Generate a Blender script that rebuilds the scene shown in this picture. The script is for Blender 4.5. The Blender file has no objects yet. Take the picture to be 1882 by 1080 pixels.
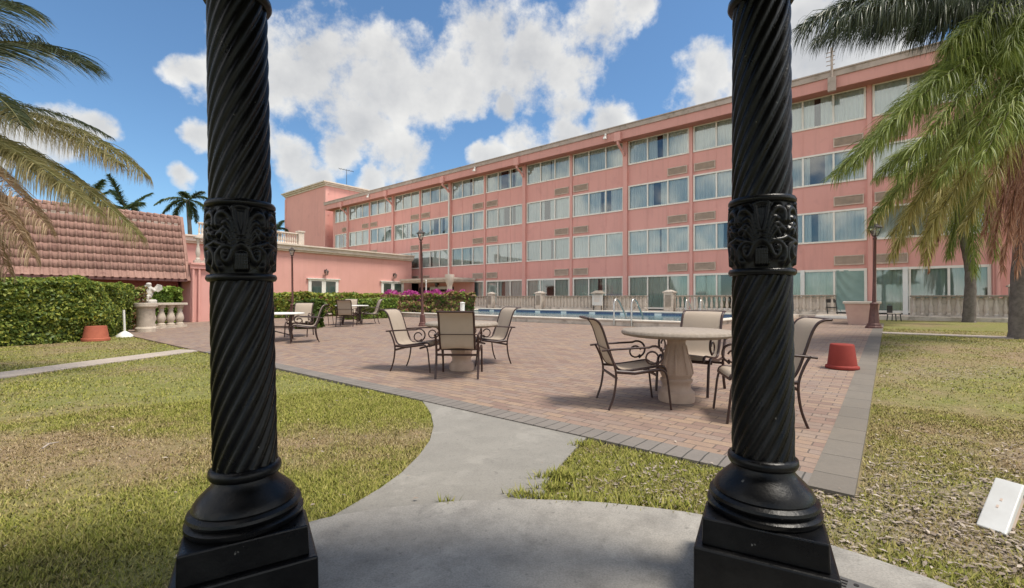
import bpy, bmesh, math, random
import numpy as np
import mathutils
from mathutils import Vector, Matrix

SC = bpy.context.scene
COL = SC.collection
PI = math.pi

# ------------------------------------------------------------------ camera
EYE = 1.15
PITCH, ROLL, FPX = -0.01174, 0.00305, 840.0
cp, sp = math.cos(PITCH), math.sin(PITCH)
cr, sr = math.cos(ROLL), math.sin(ROLL)
FWD = Vector((0, cp, -sp)); UP0 = Vector((0, sp, cp)); RT0 = Vector((1, 0, 0))
RT = RT0 * cr + UP0 * sr
UP = UP0 * cr - RT0 * sr
cam_d = bpy.data.cameras.new('camera')
cam = bpy.data.objects.new('camera', cam_d)
COL.objects.link(cam)
m = Matrix((RT, UP, -FWD)).transposed().to_4x4()
m.translation = Vector((0, 0, EYE))
cam.matrix_world = m
cam_d.sensor_width = 36.0
cam_d.lens = FPX / 1882 * 36
cam_d.clip_start = 0.05
cam_d.clip_end = 3000
SC.camera = cam

# ------------------------------------------------------------------ sun, sky, exposure
SUN_DIR = Vector((0.94, -0.34, 0)).normalized()
SUN_EL = math.radians(66)
SUN_DIR = Vector((SUN_DIR.x * math.cos(SUN_EL), SUN_DIR.y * math.cos(SUN_EL), math.sin(SUN_EL)))
sd = bpy.data.lights.new('sun', 'SUN'); sd.energy = 2.2; sd.angle = math.radians(14); sd.color = (1.0, 0.93, 0.82)
so = bpy.data.objects.new('sun', sd); COL.objects.link(so)
so.rotation_euler = (-SUN_DIR).to_track_quat('-Z', 'Y').to_euler()
so.location = SUN_DIR * 60

SC.view_settings.view_transform = 'Standard'
SC.view_settings.look = 'None'
SC.view_settings.gamma = 1.0
SC.view_settings.exposure = 1.05
SC.cycles.max_bounces = 7
SC.cycles.transparent_max_bounces = 16
SC.cycles.caustics_reflective = False
SC.cycles.caustics_refractive = False
SC.cycles.use_denoising = True


class N:
    """small node-tree helper"""
    def __init__(self, tree):
        self.t = tree; self.n = tree.nodes; self.l = tree.links

    def new(self, typ, **kw):
        n = self.n.new(typ)
        for k, v in kw.items():
            if k.startswith('i_'):
                n.inputs[k[2:].replace('_', ' ')].default_value = v
            else:
                setattr(n, k, v)
        return n

    def link(self, a, b):
        self.l.new(a, b)

    def math(self, op, a, b=None, c=None, clamp=False):
        n = self.n.new('ShaderNodeMath'); n.operation = op; n.use_clamp = clamp
        for i, v in enumerate((a, b, c)):
            if v is None: continue
            if isinstance(v, (int, float)): n.inputs[i].default_value = v
            else: self.l.new(v, n.inputs[i])
        return n.outputs[0]

    def ramp(self, fac, stops, interp='LINEAR'):
        n = self.n.new('ShaderNodeValToRGB'); r = n.color_ramp; r.interpolation = interp
        while len(r.elements) < len(stops): r.elements.new(0.5)
        for e, (p, c) in zip(r.elements, stops):
            e.position = p
            e.color = (c, c, c, 1) if isinstance(c, (int, float)) else (*c, 1)
        if fac is not None: self.l.new(fac, n.inputs[0])
        return n.outputs[0]

    def mix(self, fac, a, b, blend='MIX'):
        n = self.n.new('ShaderNodeMix'); n.data_type = 'RGBA'; n.blend_type = blend
        for idx, v in ((0, fac), (6, a), (7, b)):
            if isinstance(v, (int, float)): n.inputs[idx].default_value = v
            elif isinstance(v, (tuple, list)): n.inputs[idx].default_value = (*v, 1)
            else: self.l.new(v, n.inputs[idx])
        return n.outputs[2]

    def noise(self, vec, scale, detail=4, rough=0.55, dim='3D', dist=0.0):
        n = self.n.new('ShaderNodeTexNoise'); n.noise_dimensions = dim
        n.inputs['Scale'].default_value = scale; n.inputs['Detail'].default_value = detail
        n.inputs['Roughness'].default_value = rough; n.inputs['Distortion'].default_value = dist
        if vec is not None: self.l.new(vec, n.inputs['Vector'])
        return n.outputs['Fac']


def ray(px, py):
    u, v = px - 941, py - 540
    a = cr * u + sr * v; b = -sr * u + cr * v
    return (RT0 * a - UP0 * b + FWD * FPX)


w = bpy.data.worlds.new('World'); SC.world = w; w.use_nodes = True
T = N(w.node_tree); T.n.clear()
sky = T.new('ShaderNodeTexSky', sky_type='NISHITA', sun_disc=False, sun_elevation=SUN_EL,
            sun_rotation=math.atan2(SUN_DIR.x, SUN_DIR.y), air_density=1.0, dust_density=0.3, ozone_density=2.0)
tc = T.new('ShaderNodeTexCoord')
D = tc.outputs['Generated']
# cloud lobes: directions (seen towards) and angular half-sizes in degrees
LOBES = [(510, 150, 6), (600, 150, 8), (700, 160, 7.5), (800, 150, 7), (650, 235, 5.5), (740, 285, 5.8), (620, 285, 3.5),
         (900, 95, 7), (990, 100, 7.5), (1065, 150, 5), (1060, 195, 3.6), (850, 180, 4), (940, 190, 2.4), (1110, 55, 5.5), (1170, 15, 4),
         (530, 310, 4.2), (575, 335, 3), (690, 340, 2.8), (965, 270, 4.5), (900, 290, 3.2), (1045, 255, 4), (1130, 245, 4),
         (1310, 130, 4.6), (1280, 180, 4), (1400, 150, 6.5), (1500, 100, 7.5), (1600, 60, 7), (1340, 230, 5), (470, 90, 6), (430, 150, 5),
         (345, 120, 2.2), (365, 245, 2.4), (440, 255, 4), (110, 245, 4), (180, 240, 2.6), (30, 255, 2.6), (330, 330, 1.6), (-700, 250, 12)]
PERT = None
nz = T.new('ShaderNodeTexNoise'); nz.inputs['Scale'].default_value = 5.0; nz.inputs['Detail'].default_value = 5
T.link(D, nz.inputs['Vector'])
off = T.new('ShaderNodeVectorMath', operation='SUBTRACT'); T.link(nz.outputs['Color'], off.inputs[0]); off.inputs[1].default_value = (.5, .5, .5)
offs = T.new('ShaderNodeVectorMath', operation='SCALE'); T.link(off.outputs[0], offs.inputs[0]); offs.inputs['Scale'].default_value = 0.13
addv = T.new('ShaderNodeVectorMath', operation='ADD'); T.link(D, addv.inputs[0]); T.link(offs.outputs[0], addv.inputs[1])
nrmv = T.new('ShaderNodeVectorMath', operation='NORMALIZE'); T.link(addv.outputs[0], nrmv.inputs[0])
DW = nrmv.outputs[0]
acc = None
low = None
for (px, py, deg) in LOBES:
    deg = deg * 0.82 if 0 < px < 1700 else deg
    d = ray(px, py).normalized()
    dp = T.new('ShaderNodeVectorMath', operation='DOT_PRODUCT'); T.link(DW, dp.inputs[0]); dp.inputs[1].default_value = d
    c0 = math.cos(math.radians(deg))
    v = T.math('DIVIDE', T.math('SUBTRACT', dp.outputs['Value'], c0), 1 - c0)   # 1 at centre, 0 on the rim
    v = T.math('MAXIMUM', v, -1.0)
    acc = v if acc is None else T.math('SMOOTH_MAX', acc, v, 0.22)
# generic clouds for the rest of the dome (behind the camera, overhead)
gen = T.noise(D, 2.2, 6, 0.6)
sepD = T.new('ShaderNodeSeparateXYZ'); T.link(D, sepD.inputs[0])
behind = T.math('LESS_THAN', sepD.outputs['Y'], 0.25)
genv = T.math('MULTIPLY', T.math('SUBTRACT', gen, 0.44), 6.0)
acc = T.math('MAXIMUM', acc, T.math('SUBTRACT', T.math('MULTIPLY', genv, behind), T.math('SUBTRACT', 1.0, behind)))
fine = T.noise(D, 16.0, 8, 0.62)
dens = T.math('ADD', acc, T.math('MULTIPLY', T.math('SUBTRACT', fine, 0.5), 2.6))
cover = T.ramp(dens, [(-0.0, 0.0), (0.85, 0.92)], 'EASE')
thick = T.ramp(T.math('ADD', T.math('MULTIPLY', acc, 0.8), T.math('MULTIPLY', T.math('SUBTRACT', T.noise(D, 7.0, 5, 0.6), 0.5), 2.2)), [(0.0, 1.0), (1.0, 0.0)])
ccol = T.mix(thick, (3.1, 3.1, 3.1), (4.9, 4.8, 4.55))
# unseen clouds overhead and behind the viewer, brightened to light the facade and ground
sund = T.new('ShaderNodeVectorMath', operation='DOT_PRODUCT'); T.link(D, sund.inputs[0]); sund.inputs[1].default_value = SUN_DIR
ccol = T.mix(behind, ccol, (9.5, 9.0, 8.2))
skyc = T.mix(1.0, sky.outputs[0], (0.57, 0.72, 0.79), 'MULTIPLY')
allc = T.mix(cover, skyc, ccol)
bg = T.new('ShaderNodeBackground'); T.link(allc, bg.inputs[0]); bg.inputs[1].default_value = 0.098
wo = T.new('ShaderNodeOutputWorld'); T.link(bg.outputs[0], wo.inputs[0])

# ------------------------------------------------------------------ the building grid: s along the hotel, p towards it
ANG = math.radians(-39.6)
E1 = Vector((math.cos(ANG), math.sin(ANG), 0)); E2 = Vector((-math.sin(ANG), math.cos(ANG), 0))


def L(s, p, z=0.0):
    return E1 * s + E2 * p + Vector((0, 0, z))


TP = [-500, 5, 14, 25, 500]; TZ = [0, 0, 0.27, 0.40, 0.40]


def terr_p(p):
    return np.interp(p, TP, TZ)


def terr(x, y):
    return np.interp(x * E2.x + y * E2.y, TP, TZ)


def gp(px, py, dz=0.0):
    """ground point under a pixel direction"""
    d = ray(px, py); z = 0.0
    for _ in range(40):
        k = (z - EYE) / d.z
        q = Vector((0, 0, EYE)) + d * k
        z = 0.5 * z + 0.5 * (float(terr(q.x, q.y)) + dz)
    return Vector((q.x, q.y, z))


def at(px, py, depth):
    d = ray(px, py)
    return Vector((0, 0, EYE)) + d * (depth / d.y)


def s_at(px, p):
    """s of the column of pixels px on the vertical plane p = const"""
    t = (px - 941) / FPX
    return (t * p * E2.y - p * E2.x) / (E1.x - t * E1.y)


# ------------------------------------------------------------------ tags and mesh helpers
def tag(o, label=None, cat=None, group=None, kind=None):
    if label: o['label'] = label
    if cat: o['category'] = cat
    if group: o['group'] = group
    if kind: o['kind'] = kind
    return o


def empty(name, loc=(0, 0, 0), rz=0.0, label=None, cat=None, group=None):
    o = bpy.data.objects.new(name, None); COL.objects.link(o)
    o.location = loc; o.rotation_euler = (0, 0, rz); o.empty_display_size = 0.2
    return tag(o, label, cat, group)


def children(o):
    return [c for c in bpy.data.objects if c.parent == o]


def copy_tree(o, parent=None):
    kids = list(o.children)
    c = o.copy(); COL.objects.link(c)
    if parent is not None: c.parent = parent
    for ch in kids: copy_tree(ch, c)
    return c


class MB:
    def __init__(self):
        self.v = []; self.f = []; self.uv = None

    def add(self, vs, fs):
        o = len(self.v)
        self.v.extend([tuple(x) for x in vs])
        self.f.extend([tuple(i + o for i in q) for q in fs])
        return self

    def box(self, c, size, rot=None):
        x, y, z = [k / 2 for k in size]
        vs = [Vector((a * x, b * y, d * z)) for a in (-1, 1) for b in (-1, 1) for d in (-1, 1)]
        if rot is not None: vs = [rot @ q for q in vs]
        c = Vector(c)
        return self.add([q + c for q in vs], [(0, 1, 3, 2), (4, 6, 7, 5), (0, 4, 5, 1), (2, 3, 7, 6), (0, 2, 6, 4), (1, 5, 7, 3)])

    def span(self, a, b):
        c = [(i + j) / 2 for i, j in zip(a, b)]; s = [abs(j - i) for i, j in zip(a, b)]
        return self.box(c, s)

    def lathe(self, prof, n=24, c=(0, 0, 0), cap=True, squash=None):
        c = Vector(c); vs = []; fs = []
        for (r, z) in prof:
            for i in range(n):
                a = 2 * PI * i / n
                vs.append(c + Vector((r * math.cos(a), r * math.sin(a), z)))
        for j in range(len(prof) - 1):
            for i in range(n):
                k = (i + 1) % n
                fs.append((j * n + i, j * n + k, (j + 1) * n + k, (j + 1) * n + i))
        if cap:
            fs.append(tuple(reversed(range(n))))
            fs.append(tuple((len(prof) - 1) * n + i for i in range(n)))
        return self.add(vs, fs)

    def tube(self, pts, r, n=8, close=False, flat=None):
        pts = [Vector(q) for q in pts]
        if not isinstance(r, (list, tuple)): r = [r] * len(pts)
        vs = []; fs = []
        t0 = (pts[1] - pts[0]).normalized()
        ref = Vector((0, 0, 1)) if abs(t0.z) < 0.9 else Vector((1, 0, 0))
        u = t0.cross(ref).normalized()
        for i, q in enumerate(pts):
            if i == 0: t = pts[1] - pts[0]
            elif i == len(pts) - 1: t = pts[-1] - pts[-2]
            else: t = (pts[i + 1] - pts[i]).normalized() + (pts[i] - pts[i - 1]).normalized()
            t.normalize()
            u = (u - t * u.dot(t)).normalized(); vv = t.cross(u)
            for k in range(n):
                a = 2 * PI * (k + .5) / n
                ru = r[i]; rv = r[i] * (flat or 1.0)
                vs.append(q + u * math.cos(a) * ru + vv * math.sin(a) * rv)
        for i in range(len(pts) - 1):
            for k in range(n):
                l = (k + 1) % n
                fs.append((i * n + k, i * n + l, (i + 1) * n + l, (i + 1) * n + k))
        fs.append(tuple(reversed(range(n)))); fs.append(tuple((len(pts) - 1) * n + k for k in range(n)))
        return self.add(vs, fs)

    def prism(self, poly, z0, z1):
        n = len(poly)
        vs = [(x, y, z0) for x, y in poly] + [(x, y, z1) for x, y in poly]
        fs = [tuple(reversed(range(n))), tuple(range(n, 2 * n))]
        fs += [(i, (i + 1) % n, n + (i + 1) % n, n + i) for i in range(n)]
        return self.add(vs, fs)

    def frustum(self, c, a, b, h, n=4, rot=PI / 4):
        """square (n=4) frustum, half-sizes a at the bottom and b at the top"""
        k = 1 / math.cos(PI / n)
        vs = []
        for r, z in ((a * k, 0), (b * k, h)):
            for i in range(n):
                t = rot + 2 * PI * i / n
                vs.append(Vector(c) + Vector((r * math.cos(t), r * math.sin(t), z)))
        fs = [tuple(reversed(range(n))), tuple(range(n, 2 * n))] + [(i, (i + 1) % n, n + (i + 1) % n, n + i) for i in range(n)]
        return self.add(vs, fs)

    def build(self, name, mat, parent=None, smooth=False, bevel=0.0, angle=40, loc=None):
        me = bpy.data.meshes.new(name); me.from_pydata(self.v, [], self.f); me.update()
        o = bpy.data.objects.new(name, me); COL.objects.link(o)
        if mat is not None: me.materials.append(mat)
        if parent is not None: o.parent = parent
        if loc is not None: o.location = loc
        if smooth:
            me.polygons.foreach_set('use_smooth', [True] * len(me.polygons))
            me.set_sharp_from_angle(angle=math.radians(angle))
        if bevel:
            md = o.modifiers.new('bevel', 'BEVEL'); md.width = bevel; md.segments = 2; md.limit_method = 'ANGLE'
        return o


def np_mesh(name, V, F, mat, parent=None, attr=None, smooth=False):
    """V (n,3), F (m,k) arrays -> one mesh object"""
    V = np.asarray(V, np.float32); F = np.asarray(F, np.int32)
    me = bpy.data.meshes.new(name)
    me.vertices.add(len(V)); me.vertices.foreach_set('co', V.ravel())
    k = F.shape[1]
    me.loops.add(F.size); me.loops.foreach_set('vertex_index', F.ravel())
    me.polygons.add(len(F)); me.polygons.foreach_set('loop_start', np.arange(0, F.size, k, dtype=np.int32))
    if smooth: me.polygons.foreach_set('use_smooth', np.ones(len(F), bool))
    me.update(calc_edges=True)
    if attr:
        for an, vals in attr.items():
            a = me.attributes.new(an, 'FLOAT', 'POINT'); a.data.foreach_set('value', np.asarray(vals, np.float32))
    me.materials.append(mat)
    o = bpy.data.objects.new(name, me); COL.objects.link(o)
    if parent is not None: o.parent = parent
    return o


def vnoise(x, y, seed=0):
    xi = np.floor(x).astype(np.int64); yi = np.floor(y).astype(np.int64)
    fx = x - xi; fy = y - yi
    fx = fx * fx * (3 - 2 * fx); fy = fy * fy * (3 - 2 * fy)

    def h(a, b):
        n = (a * 374761393 + b * 668265263 + seed * 982451653) & 0x7fffffff
        n = ((n ^ (n >> 13)) * 1274126177) & 0x7fffffff
        return ((n ^ (n >> 16)) & 0xffff) / 65535.0
    return (h(xi, yi) * (1 - fx) + h(xi + 1, yi) * fx) * (1 - fy) + (h(xi, yi + 1) * (1 - fx) + h(xi + 1, yi + 1) * fx) * fy


def fbm(x, y, seed=0, oct=4):
    s = 0; a = .5
    for i in range(oct):
        s = s + a * vnoise(x * 2 ** i, y * 2 ** i, seed + i); a *= .5
    return s / (1 - .5 ** oct)


def spline(pts, n=6):
    out = []
    P = [pts[0]] + list(pts) + [pts[-1]]
    for i in range(1, len(P) - 2):
        for k in range(n):
            t_ = k / n; a, b_, c, d = [np.array(P[i + j], float) for j in (-1, 0, 1, 2)]
            out.append(tuple(.5 * ((2 * b_) + (-a + c) * t_ + (2 * a - 5 * b_ + 4 * c - d) * t_ ** 2 + (-a + 3 * b_ - 3 * c + d) * t_ ** 3)))
    out.append(tuple(pts[-1])); return out


# ------------------------------------------------------------------ materials
def pmat(name, c1, c2=None, scale=6.0, rough=0.7, metal=0.0, bump=0.0, bscale=None, spec=0.5, coat=0.0, detail=5, lo=0.35, hi=0.65,
         dirt=None, coords='Object'):
    mt = bpy.data.materials.new(name); mt.use_nodes = True
    t = N(mt.node_tree); b = t.n['Principled BSDF']
    b.inputs['Roughness'].default_value = rough; b.inputs['Metallic'].default_value = metal
    b.inputs['Specular IOR Level'].default_value = spec; b.inputs['Coat Weight'].default_value = coat
    tcn = t.new('ShaderNodeTexCoord'); vec = tcn.outputs[coords]
    if c2 is None:
        c2 = tuple(k * 0.82 for k in c1)
    f = t.noise(vec, scale, detail, 0.6)
    col = t.ramp(f, [(lo, c2), (hi, c1)])
    if dirt:
        dc, ds, dl, dh = dirt
        f2 = t.noise(vec, ds, 6, 0.65)
        col = t.mix(t.ramp(f2, [(dl, 0.0), (dh, 1.0)]), col, dc)
    t.link(col, b.inputs['Base Color'])
    if bump:
        bn = t.new('ShaderNodeBump'); bn.inputs['Strength'].default_value = bump; bn.inputs['Distance'].default_value = 0.01
        t.link(t.noise(vec, bscale or scale * 6, 5, 0.6), bn.inputs['Height']); t.link(bn.outputs[0], b.inputs['Normal'])
    return mt


def leafmat(name, stops, transl=0.35, rough=0.5, tip=None):
    mt = bpy.data.materials.new(name); mt.use_nodes = True
    t = N(mt.node_tree); t.n.clear()
    g = t.new('ShaderNodeNewGeometry')
    col = t.ramp(g.outputs['Random Per Island'], stops)
    if tip:
        at_ = t.new('ShaderNodeAttribute', attribute_name='tip')
        col = t.mix(t.math('MULTIPLY', at_.outputs['Fac'], tip[1]), col, tip[0])
    p = t.new('ShaderNodeBsdfPrincipled'); p.inputs['Roughness'].default_value = rough; p.inputs['Specular IOR Level'].default_value = 0.35
    t.link(col, p.inputs['Base Color'])
    tr = t.new('ShaderNodeBsdfTranslucent'); t.link(col, tr.inputs['Color'])
    mx = t.new('ShaderNodeMixShader'); mx.inputs[0].default_value = transl
    t.link(p.outputs[0], mx.inputs[1]); t.link(tr.outputs[0], mx.inputs[2])
    o = t.new('ShaderNodeOutputMaterial'); t.link(mx.outputs[0], o.inputs[0])
    return mt


M = {}
M['hotel'] = pmat('hotel_pink_paint', (0.69, 0.335, 0.288), (0.65, 0.315, 0.27), 0.5, 0.75, bump=0.15, bscale=40, dirt=((0.50, 0.24, 0.215), 1.2, 0.55, 0.85))
M['hotel_trim'] = pmat('hotel_pilaster_paint', (0.71, 0.36, 0.31), (0.66, 0.335, 0.285), 0.8, 0.75, bump=0.1, bscale=40)
M['fascia'] = pmat('fascia_paint', (0.64, 0.305, 0.26), (0.60, 0.285, 0.24), 0.7, 0.7, bump=0.1, bscale=30)
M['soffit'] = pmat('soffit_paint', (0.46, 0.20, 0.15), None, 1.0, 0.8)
M['salmon'] = pmat('salmon_stucco', (0.655, 0.345, 0.305), (0.615, 0.32, 0.28), 0.8, 0.85, bump=0.3, bscale=60)
M['roofedge'] = pmat('weathered_metal_edge', (0.47, 0.375, 0.32), (0.36, 0.285, 0.235), 1.3, 0.7, dirt=((0.2, 0.16, 0.12), 2.5, 0.55, 0.75))
M['cream'] = pmat('cream_frame_paint', (0.80, 0.75, 0.67), (0.72, 0.67, 0.59), 2.0, 0.6)
M['white'] = pmat('white_paint', (0.78, 0.76, 0.72), (0.70, 0.68, 0.63), 3.0, 0.55)
M['offwhite'] = pmat('offwhite_cornice', (0.66, 0.58, 0.50), (0.54, 0.46, 0.38), 2.0, 0.75, bump=0.1)
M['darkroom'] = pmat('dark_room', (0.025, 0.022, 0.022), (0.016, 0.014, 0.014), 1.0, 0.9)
M['redroom'] = pmat('dim_room', (0.13, 0.06, 0.05), (0.09, 0.04, 0.035), 1.0, 0.9)
M['grille'] = pmat('vent_grille_paint', (0.60, 0.47, 0.38), (0.52, 0.40, 0.32), 4.0, 0.7, dirt=((0.42, 0.34, 0.28), 3.0, 0.5, 0.8))
M['black'] = pmat('glossy_black_paint', (0.004, 0.004, 0.0045), (0.002, 0.002, 0.0025), 14.0, 0.20, bump=0.14, bscale=70, spec=0.24, dirt=((0.012, 0.012, 0.012), 9.0, 0.64, 0.8))
t = N(M['black'].node_tree); b = t.n['Principled BSDF']; src = b.inputs['Base Color'].links[0].from_socket; tcn = t.new('ShaderNodeTexCoord')
col = t.mix(t.ramp(t.noise(tcn.outputs['Object'], 38, 3, 0.5), [(0.74, 0.0), (0.78, 0.8)]), src, (0.16, 0.155, 0.145))
col = t.mix(t.ramp(t.noise(tcn.outputs['Object'], 5, 6, 0.7), [(0.5, 0.0), (0.8, 0.35)]), col, (0.03, 0.029, 0.027)); t.link(col, b.inputs['Base Color'])
t.link(t.ramp(t.noise(tcn.outputs['Object'], 11, 5, 0.65), [(0.3, 0.24), (0.7, 0.44)]), b.inputs['Roughness'])
M['rust'] = pmat('rusty_iron', (0.16, 0.06, 0.035), None, 40.0, 0.9)
M['blackmatte'] = pmat('dull_black_metal', (0.02, 0.02, 0.02), None, 10.0, 0.5)
M['lamp'] = pmat('brown_lamp_paint', (0.13, 0.055, 0.045), (0.09, 0.035, 0.03), 12.0, 0.5)
M['lampdark'] = pmat('dark_lamp_metal', (0.05, 0.035, 0.03), None, 12.0, 0.5)
M['chair'] = pmat('bronze_chair_frame', (0.045, 0.018, 0.013), (0.03, 0.012, 0.009), 20.0, 0.4, spec=0.5)
M['stone'] = pmat('cast_stone', (0.58, 0.50, 0.41), (0.45, 0.38, 0.31), 6.0, 0.9, bump=0.5, bscale=70, dirt=((0.22, 0.19, 0.15), 4.0, 0.55, 0.8))
M['tablestone'] = pmat('table_stone', (0.50, 0.37, 0.29), (0.42, 0.30, 0.23), 5.0, 0.9, bump=0.4, bscale=80, dirt=((0.30, 0.21, 0.16), 5.0, 0.6, 0.85))
M['tabletop'] = pmat('table_top_terrazzo', (0.33, 0.275, 0.225), (0.235, 0.192, 0.152), 30.0, 0.75, bump=0.25, bscale=150, dirt=((0.27, 0.22, 0.17), 5.0, 0.5, 0.8))
M['balus'] = pmat('weathered_baluster_stone', (0.60, 0.525, 0.45), (0.46, 0.40, 0.34), 2.2, 0.9, bump=0.4, bscale=30, dirt=((0.20, 0.17, 0.14), 3.0, 0.52, 0.75))
M['railcap'] = pmat('mossy_rail_stone', (0.34, 0.29, 0.24), (0.22, 0.185, 0.15), 3.0, 0.9, bump=0.3)
M['redpot'] = pmat('red_plastic_tub', (0.26, 0.042, 0.032), (0.22, 0.034, 0.026), 4.0, 0.7, spec=0.2)
M['terracotta'] = pmat('terracotta_clay', (0.44, 0.125, 0.07), (0.36, 0.095, 0.055), 4.0, 0.8, bump=0.1)
M['pinkpot'] = pmat('pink_concrete_planter', (0.58, 0.385, 0.32), (0.52, 0.335, 0.28), 4.0, 0.85)
M['chrome'] = pmat('brushed_steel', (0.55, 0.52, 0.48), None, 20.0, 0.3, metal=0.9)
M['coping'] = pmat('pool_coping', (0.66, 0.60, 0.52), (0.54, 0.48, 0.41), 3.0, 0.8, bump=0.2, bscale=40)
M['bark'] = pmat('palm_bark', (0.175, 0.148, 0.128), (0.10, 0.083, 0.07), 9.0, 0.9, bump=0.9, bscale=14)
M['stem'] = pmat('frond_stem', (0.16, 0.15, 0.05), (0.11, 0.10, 0.035), 8.0, 0.6)
M['drystem'] = pmat('dry_frond_stem', (0.22, 0.13, 0.07), (0.15, 0.085, 0.045), 8.0, 0.8)
M['twig'] = pmat('shrub_twigs', (0.085, 0.06, 0.035), None, 8.0, 0.9)
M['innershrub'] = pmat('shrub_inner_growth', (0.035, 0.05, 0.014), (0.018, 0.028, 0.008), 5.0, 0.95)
M['statue'] = pmat('white_statue_stone', (0.66, 0.62, 0.56), (0.40, 0.37, 0.33), 8.0, 0.85, bump=0.3)
M['board'] = pmat('white_box_plastic', (0.60, 0.595, 0.57), (0.52, 0.51, 0.48), 6.0, 0.5, dirt=((0.35, 0.32, 0.28), 14.0, 0.66, 0.8))

def streaks(mt, dark, amt):
    t = N(mt.node_tree); b = t.n['Principled BSDF']; src = b.inputs['Base Color'].links[0].from_socket
    tcn = t.new('ShaderNodeTexCoord'); mp = t.new('ShaderNodeMapping'); mp.inputs['Scale'].default_value = (2.2, 2.2, 0.16); t.link(tcn.outputs['Object'], mp.inputs[0])
    f = t.ramp(t.noise(mp.outputs[0], 1.4, 6, 0.65), [(0.5, 0.0), (0.78, amt)])
    f2 = t.ramp(t.noise(tcn.outputs['Object'], 0.22, 3), [(0.4, 0.0), (0.65, amt * .6)])
    col = t.mix(f, src, dark); col = t.mix(f2, col, tuple(min(1, x * 1.6) for x in dark)); t.link(col, b.inputs['Base Color'])


streaks(M['hotel'], (0.46, 0.23, 0.195), 0.5); streaks(M['hotel_trim'], (0.36, 0.2, 0.17), 0.4); streaks(M['salmon'], (0.45, 0.24, 0.19), 0.35); streaks(M['fascia'], (0.33, 0.17, 0.14), 0.45)

# fabric of the chairs: woven sling, a little see-through
mt = bpy.data.materials.new('sling_fabric'); mt.use_nodes = True; t = N(mt.node_tree); t.n.clear()
tcn = t.new('ShaderNodeTexCoord')
wv = t.new('ShaderNodeTexWave', wave_type='BANDS', bands_direction='Y'); wv.inputs['Scale'].default_value = 60; t.link(tcn.outputs['Object'], wv.inputs['Vector'])
c = t.mix(t.math('MULTIPLY', wv.outputs['Fac'], 0.35), (0.54, 0.45, 0.36), (0.43, 0.355, 0.28))
c = t.mix(t.ramp(t.noise(tcn.outputs['Object'], 7, 5), [(0.5, 0.0), (0.8, 0.45)]), c, (0.42, 0.34, 0.27))
p = t.new('ShaderNodeBsdfPrincipled'); p.inputs['Roughness'].default_value = 0.8; t.link(c, p.inputs['Base Color'])
tr = t.new('ShaderNodeBsdfTranslucent'); t.link(c, tr.inputs['Color'])
mx = t.new('ShaderNodeMixShader'); mx.inputs[0].default_value = 0.3; t.link(p.outputs[0], mx.inputs[1]); t.link(tr.outputs[0], mx.inputs[2])
tp = t.new('ShaderNodeBsdfTransparent')
mx2 = t.new('ShaderNodeMixShader'); mx2.inputs[0].default_value = 0.07; t.link(mx.outputs[0], mx2.inputs[1]); t.link(tp.outputs[0], mx2.inputs[2])
o = t.new('ShaderNodeOutputMaterial'); t.link(mx2.outputs[0], o.inputs[0]); M['sling'] = mt

# window glass: a thin reflecting sheet
mt = bpy.data.materials.new('window_glass'); mt.use_nodes = True; t = N(mt.node_tree); t.n.clear()
gl = t.new('ShaderNodeBsdfGlossy'); gl.inputs['Roughness'].default_value = 0.03; gl.inputs['Color'].default_value = (0.9, 0.95, 0.97, 1)
tp = t.new('ShaderNodeBsdfTransparent'); tp.inputs['Color'].default_value = (0.95, 0.99, 0.975, 1)
fr = t.new('ShaderNodeFresnel'); fr.inputs['IOR'].default_value = 1.5
mx = t.new('ShaderNodeMixShader'); t.link(t.math('ADD', t.math('MULTIPLY', fr.outputs[0], 1.4), 0.09, clamp=True), mx.inputs[0])
t.link(tp.outputs[0], mx.inputs[1]); t.link(gl.outputs[0], mx.inputs[2])
o = t.new('ShaderNodeOutputMaterial'); t.link(mx.outputs[0], o.inputs[0]); M['glass'] = mt
M['lampglass'] = mt

M['curtain'] = pmat('pale_curtain', (0.86, 0.89, 0.86), (0.76, 0.81, 0.78), 1.2, 0.9)
M['curtain_green'] = pmat('sea_green_curtain', (0.76, 0.88, 0.81), (0.62, 0.76, 0.69), 1.2, 0.9)
M['sheet'] = pmat('grey_green_sheet', (0.27, 0.37, 0.33), (0.20, 0.29, 0.26), 1.2, 0.9)

for mk_ in ('curtain', 'curtain_green'):
    t = N(M[mk_].node_tree); b = t.n['Principled BSDF']; src = b.inputs['Base Color'].links[0].from_socket
    oi = t.new('ShaderNodeObjectInfo'); k_ = t.ramp(oi.outputs['Random'], [(0.0, (0.72, 0.76, 0.74)), (0.4, (0.9, 0.92, 0.91)), (1.0, (1.0, 1.0, 1.0))])
    t.link(t.mix(1.0, src, k_, 'MULTIPLY'), b.inputs['Base Color'])

# roof tiles
mt = pmat('clay_roof_tiles', (0.37, 0.215, 0.172), (0.26, 0.145, 0.115), 1.6, 0.85, bump=0.3, bscale=30, dirt=((0.15, 0.065, 0.055), 5.0, 0.55, 0.8)); M['tiles'] = mt

# water
mt = bpy.data.materials.new('pool_water'); mt.use_nodes = True; t = N(mt.node_tree); b = t.n['Principled BSDF']
tcn = t.new('ShaderNodeTexCoord')
b.inputs['Roughness'].default_value = 0.06; b.inputs['Specular IOR Level'].default_value = 0.5
t.link(t.ramp(t.noise(tcn.outputs['Object'], 0.9, 3), [(0.35, (0.05, 0.14, 0.18)), (0.65, (0.085, 0.21, 0.25))]), b.inputs['Base Color'])
bn = t.new('ShaderNodeBump'); bn.inputs['Strength'].default_value = 0.25; bn.inputs['Distance'].default_value = 0.03
t.link(t.noise(tcn.outputs['Object'], 3.0, 4), bn.inputs['Height']); t.link(bn.outputs[0], b.inputs['Normal']); M['water'] = mt
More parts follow.
